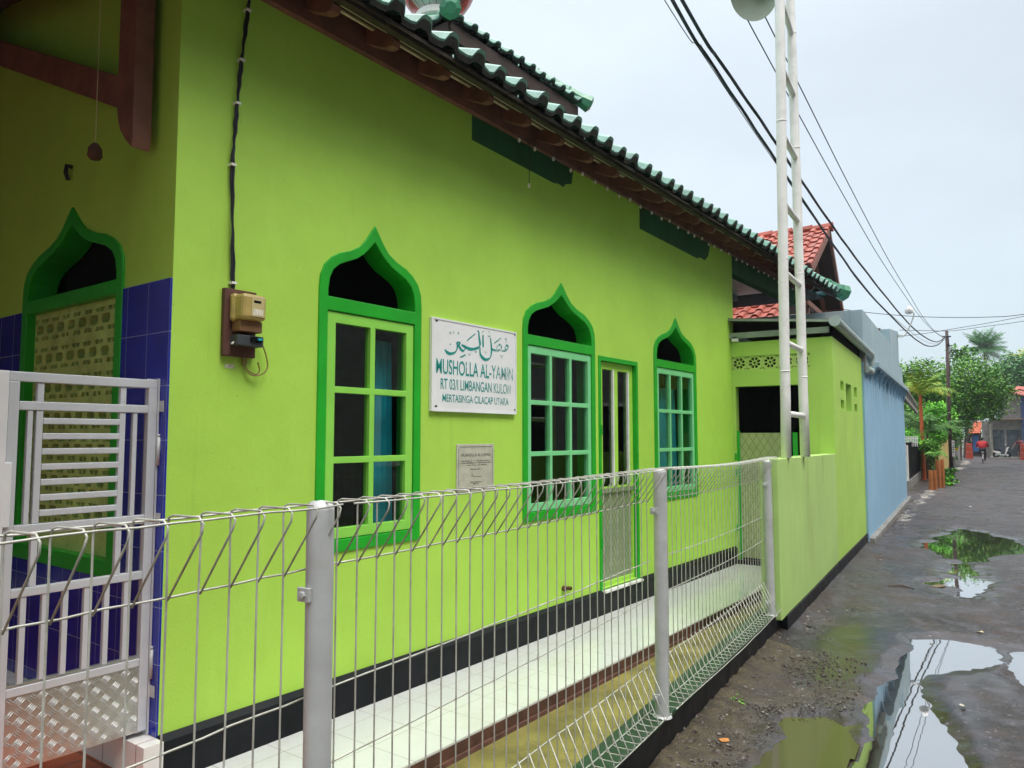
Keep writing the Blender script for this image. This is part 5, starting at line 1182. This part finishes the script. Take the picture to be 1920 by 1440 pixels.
def hand(J, E, wrist, root, d, side, pre):
    d = Vector(d).normalized(); s = Vector(side).normalized(); w_ = Vector(wrist)
    J[pre + 'palm'] = (w_ + d * .07, (.032, .016)); E.append((root, pre + 'palm'))
    for i, (o, l) in enumerate(((-.028, .06), (-.010, .072), (.010, .068), (.028, .052))):
        J[f'{pre}k{i}'] = (w_ + d * .10 + s * o, .010); J[f'{pre}t{i}'] = (w_ + d * (.10 + l) + s * o - Vector((0, 0, .02)), .008)
        E.append((pre + 'palm', f'{pre}k{i}')); E.append((f'{pre}k{i}', f'{pre}t{i}'))
    J[pre + 'th'] = (w_ + d * .05 - s * .05, .010); J[pre + 'th2'] = (w_ + d * .09 - s * .07, .008); E.append((pre + 'palm', pre + 'th')); E.append((pre + 'th', pre + 'th2'))
def head_parts(par, c, fwd, hair=True):
    c = Vector(c); f = Vector(fwd).normalized()
    if hair:
        b = MB(); b.ellipsoid(c - f * .018 + Vector((0, 0, .03)), (.092, .098, .105), 14, 10); b.build('hair', M['hair'], par, smooth=True)
    b = MB(); s = f.cross(Vector((0, 0, 1))).normalized()
    for k in (-1, 1): b.ellipsoid(c + f * .088 + s * .034 * k + Vector((0, 0, .005)), (.013, .013, .01), 8, 6)
    b.ellipsoid(c + f * .086 - Vector((0, 0, .062)), (.024, .012, .008), 8, 6); b.build('eyes_and_mouth', M['hair'], par, smooth=True)
    b = MB(); b.ellipsoid(c + f * .102 - Vector((0, 0, .02)), (.013, .02, .024), 8, 6)
    for k in (-1, 1): b.ellipsoid(c + s * .088 * k - Vector((0, 0, .005)), (.012, .022, .032), 8, 6)
    b.build('nose_and_ears', M['skin'], par, smooth=True)
cx, cy = 1.02, 54.6
bk = thing('bicycle', 'bicycle ridden away down the lane by the person in red', 'bicycle', (cx, cy, 0))
for y in (cy, cy + 1.02):
    b = MB(); n = 28
    b.tube([(cx, y + .31 * math.cos(2 * math.pi * i / n), .33 + .31 * math.sin(2 * math.pi * i / n)) for i in range(n + 1)], .02, 6); wl = b.build('wheel', M['black'], bk)
    b = MB()
    for k in range(9): a = math.pi * k / 9; b.tube([(cx, y - .3 * math.cos(a), .33 - .3 * math.sin(a)), (cx, y + .3 * math.cos(a), .33 + .3 * math.sin(a))], .003, 4)
    b.build('spokes', M['silver'], wl)
b = MB()
for p, q in (((cx, cy + .42, .30), (cx, cy + .28, .80)), ((cx, cy + .42, .30), (cx, cy + .86, .78)), ((cx, cy + .28, .76), (cx, cy + .84, .80)), ((cx, cy, .33), (cx, cy + .42, .30)), ((cx, cy, .33), (cx, cy + .28, .76)), ((cx, cy + 1.02, .33), (cx, cy + .84, .95))): b.tube([p, q], .018, 8)
b.build('frame', mat('bike_frame_paint', (.3, .3, .28), .4), bk)
b = MB(); b.tube([(cx - .28, cy + .72, .96), (cx - .1, cy + .84, .98), (cx + .1, cy + .84, .98), (cx + .28, cy + .72, .96)], .014, 8); b.build('handlebar', M['silver'], bk)
b = MB(); b.ellipsoid((cx, cy + .26, .83), (.09, .14, .04)); b.build('saddle', M['black'], bk)
b = MB(); b.box(cx - .07, cx + .07, cy - .05, cy + .28, .68, .70); b.box(cx - .035, cx + .035, cy - .36, cy - .34, .28, .55); b.build('rack_and_mudguard', M['white'], bk)
b = MB(); b.box(cx + .05, cx + .16, cy + .38, cy + .48, .14, .17); b.box(cx - .16, cx - .05, cy + .38, cy + .48, .43, .46); b.build('pedal', M['black'], bk)
py = thing('person', 'person in a red jacket cycling away from the camera down the lane', 'person', (cx, cy + .3, 0))
J = {'pelvis': ((cx, cy + .27, .88), (.15, .12)), 'waist': ((cx, cy + .32, 1.0), (.14, .11)), 'chest': ((cx, cy + .40, 1.20), (.17, .12)), 'neck': ((cx, cy + .44, 1.36), .055), 'chin': ((cx, cy + .46, 1.42), .075), 'head': ((cx, cy + .47, 1.50), .085)}
E_ = [('pelvis', 'waist'), ('waist', 'chest'), ('chest', 'neck'), ('neck', 'chin'), ('chin', 'head')]
for s, nm, kz in ((-1, 'l', .62), (1, 'r', .50)):
    J[nm + 'sh'] = ((cx + s * .20, cy + .41, 1.29), .06); J[nm + 'el'] = ((cx + s * .30, cy + .52, 1.08), .045); J[nm + 'wr'] = ((cx + s * .27, cy + .70, .99), .03)
    E_ += [('chest', nm + 'sh'), (nm + 'sh', nm + 'el'), (nm + 'el', nm + 'wr')]; hand(J, E_, J[nm + 'wr'][0], nm + 'wr', (0, 1, -.3), (1, 0, 0), nm)
    J[nm + 'hip'] = ((cx + s * .10, cy + .29, .84), .085); J[nm + 'kn'] = ((cx + s * .15, cy + .60, kz), .06); J[nm + 'an'] = ((cx + s * .11, cy + .42, .49 if s < 0 else .20), .04); J[nm + 'to'] = ((cx + s * .11, cy + .56, .46 if s < 0 else .17), .035)
    E_ += [('pelvis', nm + 'hip'), (nm + 'hip', nm + 'kn'), (nm + 'kn', nm + 'an'), (nm + 'an', nm + 'to')]
body = skin('body', J, E_, M['skin'], py)
Jc = {k: (J[k][0], J[k][1]) for k in ('pelvis', 'waist', 'chest', 'neck', 'lsh', 'lel', 'rsh', 'rel')}
Jc.update({'pelvis': ((cx, cy + .26, .84), (.22, .17)), 'waist': ((cx, cy + .31, 1.0), (.24, .18)), 'chest': ((cx, cy + .39, 1.2), (.25, .17)), 'neck': ((cx, cy + .43, 1.34), .08), 'lsh': (J['lsh'][0], .085), 'rsh': (J['rsh'][0], .085), 'lel': (J['lel'][0], .075), 'rel': (J['rel'][0], .075), 'lw': ((cx - .28, cy + .66, 1.0), .05), 'rw': ((cx + .28, cy + .66, 1.0), .05)})
skin('jacket', Jc, [('pelvis', 'waist'), ('waist', 'chest'), ('chest', 'neck'), ('chest', 'lsh'), ('lsh', 'lel'), ('lel', 'lw'), ('chest', 'rsh'), ('rsh', 'rel'), ('rel', 'rw')], M['redcloth'], py)
Jt = {'pelvis': ((cx, cy + .28, .86), (.16, .13))}; Et = []
for nm in 'lr':
    Jt[nm + 'hip'] = (J[nm + 'hip'][0], .10); Jt[nm + 'kn'] = (J[nm + 'kn'][0], .075); Jt[nm + 'an'] = (J[nm + 'an'][0], .055); Et += [('pelvis', nm + 'hip'), (nm + 'hip', nm + 'kn'), (nm + 'kn', nm + 'an')]
skin('trousers', Jt, Et, M['darkcloth'], py); head_parts(py, (cx, cy + .47, 1.49), (0, 1, 0))

px_, py_ = 3.72, 69.5
p2 = thing('person', 'person in a maroon shirt bending with one arm stretched down beside the scooter', 'person', (px_, py_, 0))
J = {'pelvis': ((px_ + .12, py_ + .1, .86), (.14, .11)), 'waist': ((px_ + .08, py_ + .04, 1.0), (.13, .10)), 'chest': ((px_ + .02, py_ - .05, 1.18), (.17, .12)), 'neck': ((px_ - .03, py_ - .1, 1.34), .055), 'chin': ((px_ - .05, py_ - .13, 1.40), .07), 'head': ((px_ - .05, py_ - .14, 1.48), .085)}
E_ = [('pelvis', 'waist'), ('waist', 'chest'), ('chest', 'neck'), ('neck', 'chin'), ('chin', 'head')]
J.update({'lsh': ((px_ - .17, py_ - .08, 1.26), .06), 'lel': ((px_ - .33, py_ - .12, 1.02), .045), 'lwr': ((px_ - .46, py_ - .18, .80), .03), 'rsh': ((px_ + .20, py_ - .05, 1.28), .06), 'rel': ((px_ + .38, py_ - .08, 1.12), .045), 'rwr': ((px_ + .42, py_ - .22, .92), .03)})
E_ += [('chest', 'lsh'), ('lsh', 'lel'), ('lel', 'lwr'), ('chest', 'rsh'), ('rsh', 'rel'), ('rel', 'rwr')]
hand(J, E_, J['lwr'][0], 'lwr', (-.4, -.2, -.8), (0, 1, 0), 'l'); hand(J, E_, J['rwr'][0], 'rwr', (.1, -.5, -.8), (1, 0, 0), 'r')
for s, nm in ((-1, 'l'), (1, 'r')):
    J[nm + 'hip'] = ((px_ + .12 + s * .10, py_ + .1, .82), .085); J[nm + 'kn'] = ((px_ + .06 + s * .14, py_ - .02, .46), .06); J[nm + 'an'] = ((px_ + .08 + s * .15, py_ + .08, .09), .042); J[nm + 'to'] = ((px_ + .05 + s * .17, py_ - .10, .05), .038)
    E_ += [('pelvis', nm + 'hip'), (nm + 'hip', nm + 'kn'), (nm + 'kn', nm + 'an'), (nm + 'an', nm + 'to')]
skin('body', J, E_, M['skin'], p2)
skin('shirt', {'pelvis': (J['pelvis'][0], (.17, .14)), 'waist': (J['waist'][0], (.17, .14)), 'chest': (J['chest'][0], (.20, .15)), 'neck': ((px_ - .02, py_ - .09, 1.31), .07), 'lsh': (J['lsh'][0], .08), 'rsh': (J['rsh'][0], .08), 'le': ((px_ - .24, py_ - .1, 1.16), .07), 're': ((px_ + .28, py_ - .06, 1.22), .07)}, [('pelvis', 'waist'), ('waist', 'chest'), ('chest', 'neck'), ('chest', 'lsh'), ('chest', 'rsh'), ('lsh', 'le'), ('rsh', 're')], M['maroon'], p2)
skin('shorts', {'pelvis': (J['pelvis'][0], (.16, .13)), 'lh': (J['lhip'][0], .11), 'rh': (J['rhip'][0], .11), 'lk': (J['lkn'][0], .09), 'rk': (J['rkn'][0], .09)}, [('pelvis', 'lh'), ('pelvis', 'rh'), ('lh', 'lk'), ('rh', 'rk')], M['darkcloth'], p2)
head_parts(p2, (px_ - .05, py_ - .14, 1.47), (-.3, -1, -.2))

sx, sy = 2.62, 69.7
so = thing('motor_scooter', 'white motor scooter standing before the dark roller shutter', 'scooter', (sx, sy, 0))
for x in (sx - .42, sx + .30):
    b = MB(); n = 22; b.tube([(x + .19 * math.cos(2 * math.pi * i / n), sy, .23 + .19 * math.sin(2 * math.pi * i / n)) for i in range(n + 1)], .05, 8); wl = b.build('wheel', M['black'], so, smooth=True)
    b = MB(); b.lathe([(0, -.03), (.09, -.03), (.09, .03), (0, .03)], 12, (x, sy, .23), (0, 1, 0)); b.build('hub', M['silver'], wl)
b = MB(); b.prism([(sx - .62, .50), (sx - .30, .34), (sx - .08, .26), (sx + .10, .26), (sx + .20, .46), (sx + .27, .78), (sx + .36, .84), (sx + .34, .62), (sx + .24, .38), (sx + .12, .20), (sx - .12, .20), (sx - .34, .26), (sx - .52, .40)], XZ(sy), -.13, .13); b.prism([(sx - .66, .58), (sx - .2, .50), (sx - .1, .36), (sx - .3, .32), (sx - .58, .46)], XZ(sy), -.15, .15)
b.build('body', M['white'], so, bevel=.02)
b = MB(); b.prism([(sx - .62, .585), (sx - .1, .56), (sx - .05, .62), (sx - .3, .66), (sx - .6, .66)], XZ(sy), -.12, .12); b.build('seat', M['black'], so, bevel=.02)
b = MB(); b.tube([(sx + .30, sy, .23), (sx + .30, sy, .85)], .03, 8); b.tube([(sx + .26, sy - .30, .93), (sx + .32, sy, .90), (sx + .26, sy + .30, .93)], .018, 8); b.build('handlebar', M['black'], so)
b = MB(); b.ellipsoid((sx + .38, sy, .80), (.05, .08, .06)); b.build('headlight', M['silver'], so)
b = MB(); b.ellipsoid((sx + .22, sy - .28, 1.05), (.05, .02, .035)); b.ellipsoid((sx + .22, sy + .28, 1.05), (.05, .02, .035)); b.build('mirror', M['silver'], so)

# ================================================================== GROUND CLUTTER
def stone(mb, c, r, rnd):
    if c[1] < 17:
        gi, gj = min(len(xs) - 1, np.searchsorted(xs, c[0])), min(len(ys) - 1, np.searchsorted(ys, c[1]))
        if dmin[gi, gj] < .05: return
    q = [(math.cos(2 * math.pi * k / 6), math.sin(2 * math.pi * k / 6)) for k in range(6)]; vs = [(c[0], c[1], c[2] + r * rnd.uniform(.5, .8))]
    for rad, z in ((.7, .45), (1, .05), (.8, -.35)):
        vs += [(c[0] + r * rad * x * rnd.uniform(.75, 1.25), c[1] + r * rad * y * rnd.uniform(.75, 1.25), c[2] + r * z * rnd.uniform(.6, 1.2)) for x, y in q]
    fs = [(0, 1 + k, 1 + (k + 1) % 6) for k in range(6)]
    for j in range(2): fs += [(1 + 6 * j + k, 7 + 6 * j + k, 7 + 6 * j + (k + 1) % 6, 1 + 6 * j + (k + 1) % 6) for k in range(6)]
    mb.add(vs, fs)
rnd = random.Random(4); b = MB()
for i in range(900):
    y = 2.9 + 6.5 * rnd.random() ** 1.3; edge_x = -1.36 if y < 6.42 else -1.26
    x = edge_x + abs(rnd.gauss(0, .11)) + .01
    stone(b, (x, y, .006 + .045 * max(0, 1 - (x + 1.32) / .32) ** 1.5), rnd.choice((.004, .006, .008, .012, .02)) * rnd.uniform(.7, 1.2), rnd)
for i in range(2600):
    y = 2.9 + 3.2 * rnd.random(); x = -1.33 + abs(rnd.gauss(0, .30)) + .01
    stone(b, (x, y, .006 + .04 * max(0, 1 - (x + 1.32) / .32) ** 1.5), rnd.choice((.003, .004, .005, .006, .009)) * rnd.uniform(.7, 1.3), rnd)
for i in range(700):
    x, y = -.95 + rnd.gauss(0, .2), 5.0 + rnd.gauss(0, .13) + .2 * math.sin(rnd.random() * 6)
    stone(b, (x, y, .004), rnd.uniform(.003, .009), rnd)
for i in range(350):
    y = 9.4 + 12 * rnd.random(); stone(b, (-1.15 + abs(rnd.gauss(0, .12)), y, .0), rnd.uniform(.008, .03), rnd)
mg_, t, bs = new_mat('wet_gravel'); g = N('ShaderNodeNewGeometry', t); r_ = N('ShaderNodeValToRGB', t); e_ = r_.color_ramp.elements
e_[0].color = (.03, .022, .017, 1); e_[1].color = (.22, .20, .17, 1); x = e_.new(.75); x.color = (.075, .055, .042, 1)
t.links.new(g.outputs['Random Per Island'], r_.inputs[0]); t.links.new(r_.outputs[0], bs.inputs['Base Color']); bs.inputs['Roughness'].default_value = .45
b.build('gravel', mg_, kind='stuff', label='loose wet gravel scattered along the foot of the kerb and wall', cat='gravel', fix=False)
def litter(name, lab, cat, c, s, col, rot):
    b = MB(); n = 7; vs = [(0, 0, .006)]
    for k in range(n): a = 2 * math.pi * k / n; rr = s * (1 if k % 2 else .8); vs.append((rr * math.cos(a), rr * .55 * math.sin(a), .004 + rnd.uniform(0, .012)))
    vs = [(c[0] + x * math.cos(rot) - y * math.sin(rot), c[1] + x * math.sin(rot) + y * math.cos(rot), z + c[2]) for x, y, z in vs]
    b.add(vs, [(0, 1 + k, 1 + (k + 1) % n) for k in range(n)]); b.build(name, mat(name + '_surface', col, .7, var=.2, vscale=40), label=lab, cat=cat, fix=False)
litter('dry_leaf', 'pale dry leaf lying on the asphalt above the near puddle', 'leaf', (.065, 7.3, .008), .035, (.5, .42, .26), .4)
litter('paper_scrap', 'white scrap at the top edge of the near puddle', 'litter', (-.28, 6.98, .0), .022, (.75, .75, .72), 1.2)
litter('paper_scrap', 'white scrap far up the lane above the mushroom shaped puddle', 'litter', (.07, 20.2, .01), .07, (.7, .68, .66), .2)
litter('dry_leaf', 'brown dead leaf clump by the stem of the far puddle', 'leaf', (-.27, 9.32, .002), .10, (.16, .10, .045), .8)
litter('dry_leaf', 'orange dead leaf at the bottom edge near the kerb', 'leaf', (-1.13, 4.03, .01), .035, (.5, .2, .04), .3)
litter('brick_fragment', 'broken orange brick fragment against the kerb at the bottom', 'brick', (-1.31, 3.72, .01), .032, (.4, .10, .03), .9)
litter('paper_scrap', 'crumpled white scrap against the fence kerb', 'litter', (-1.29, 4.07, .012), .025, (.8, .8, .78), 2.2)
litter('dry_leaf', 'pale leaf on the wet patch right of the near puddle tongue', 'leaf', (-.06, 5.27, .008), .03, (.42, .38, .30), 1.9)
b = MB(); b.tube([(-.74, 9.05, .012), (-.62, 9.1, .02), (-.5, 9.02, .012)], .006, 5); b.build('twig', M['bark'], label='bare twig lying on the muddy lane beside the green wall', cat='twig')
rnd = random.Random(9); b = MB()
for i in range(60): leaf(b, (-1.22 + rnd.gauss(0, .03), 4.62 + rnd.gauss(0, .05), .01 + abs(rnd.gauss(0, .015))), .03, rnd)
b.build('weed', GREENS['shrub'], label='tiny weed sprouting by the fence kerb', cat='weed', fix=False)
rnd = random.Random(12); b = MB()
def flat_stone(c, r):
    k = len(b.v); stone(b, (c[0], c[1], 0), r, rnd); b.v[k:] = [(x, y, c[2] + z * .28) for x, y, z in b.v[k:]]
for i in range(240):
    y = 16.2 + 10 * rnd.random(); flat_stone((-1.06 + rnd.gauss(0, .07) + (y - 17) * .02, y, .0), rnd.uniform(.025, .085))
for i in range(420):
    y = 43 + 17 * rnd.random(); flat_stone((-.25 + rnd.gauss(0, .13) + (y - 43) * .025, y, .0), rnd.uniform(.04, .12))
for i in range(160): flat_stone((-.75 + rnd.gauss(0, .13), 27.5 + rnd.gauss(0, 1.4), .0), rnd.uniform(.02, .06))
b.build('rubble', M['palestone'], kind='stuff', label='pale broken concrete rubble along the lane edge', cat='rubble', fix=False)

# ================================================================== thin humid air
b = MB(); b.box(-70, 70, -18, 135, -1.2, 24)
hz, t, bs = new_mat('humid_air'); t.nodes.clear(); o_ = N('ShaderNodeOutputMaterial', t); v_ = N('ShaderNodeVolumePrincipled', t)
v_.inputs['Color'].default_value = (.82, .90, .94, 1); v_.inputs['Density'].default_value = .0006; t.links.new(v_.outputs[0], o_.inputs['Volume'])
b.build('haze', hz, kind='stuff', base=(0, 0, 0))
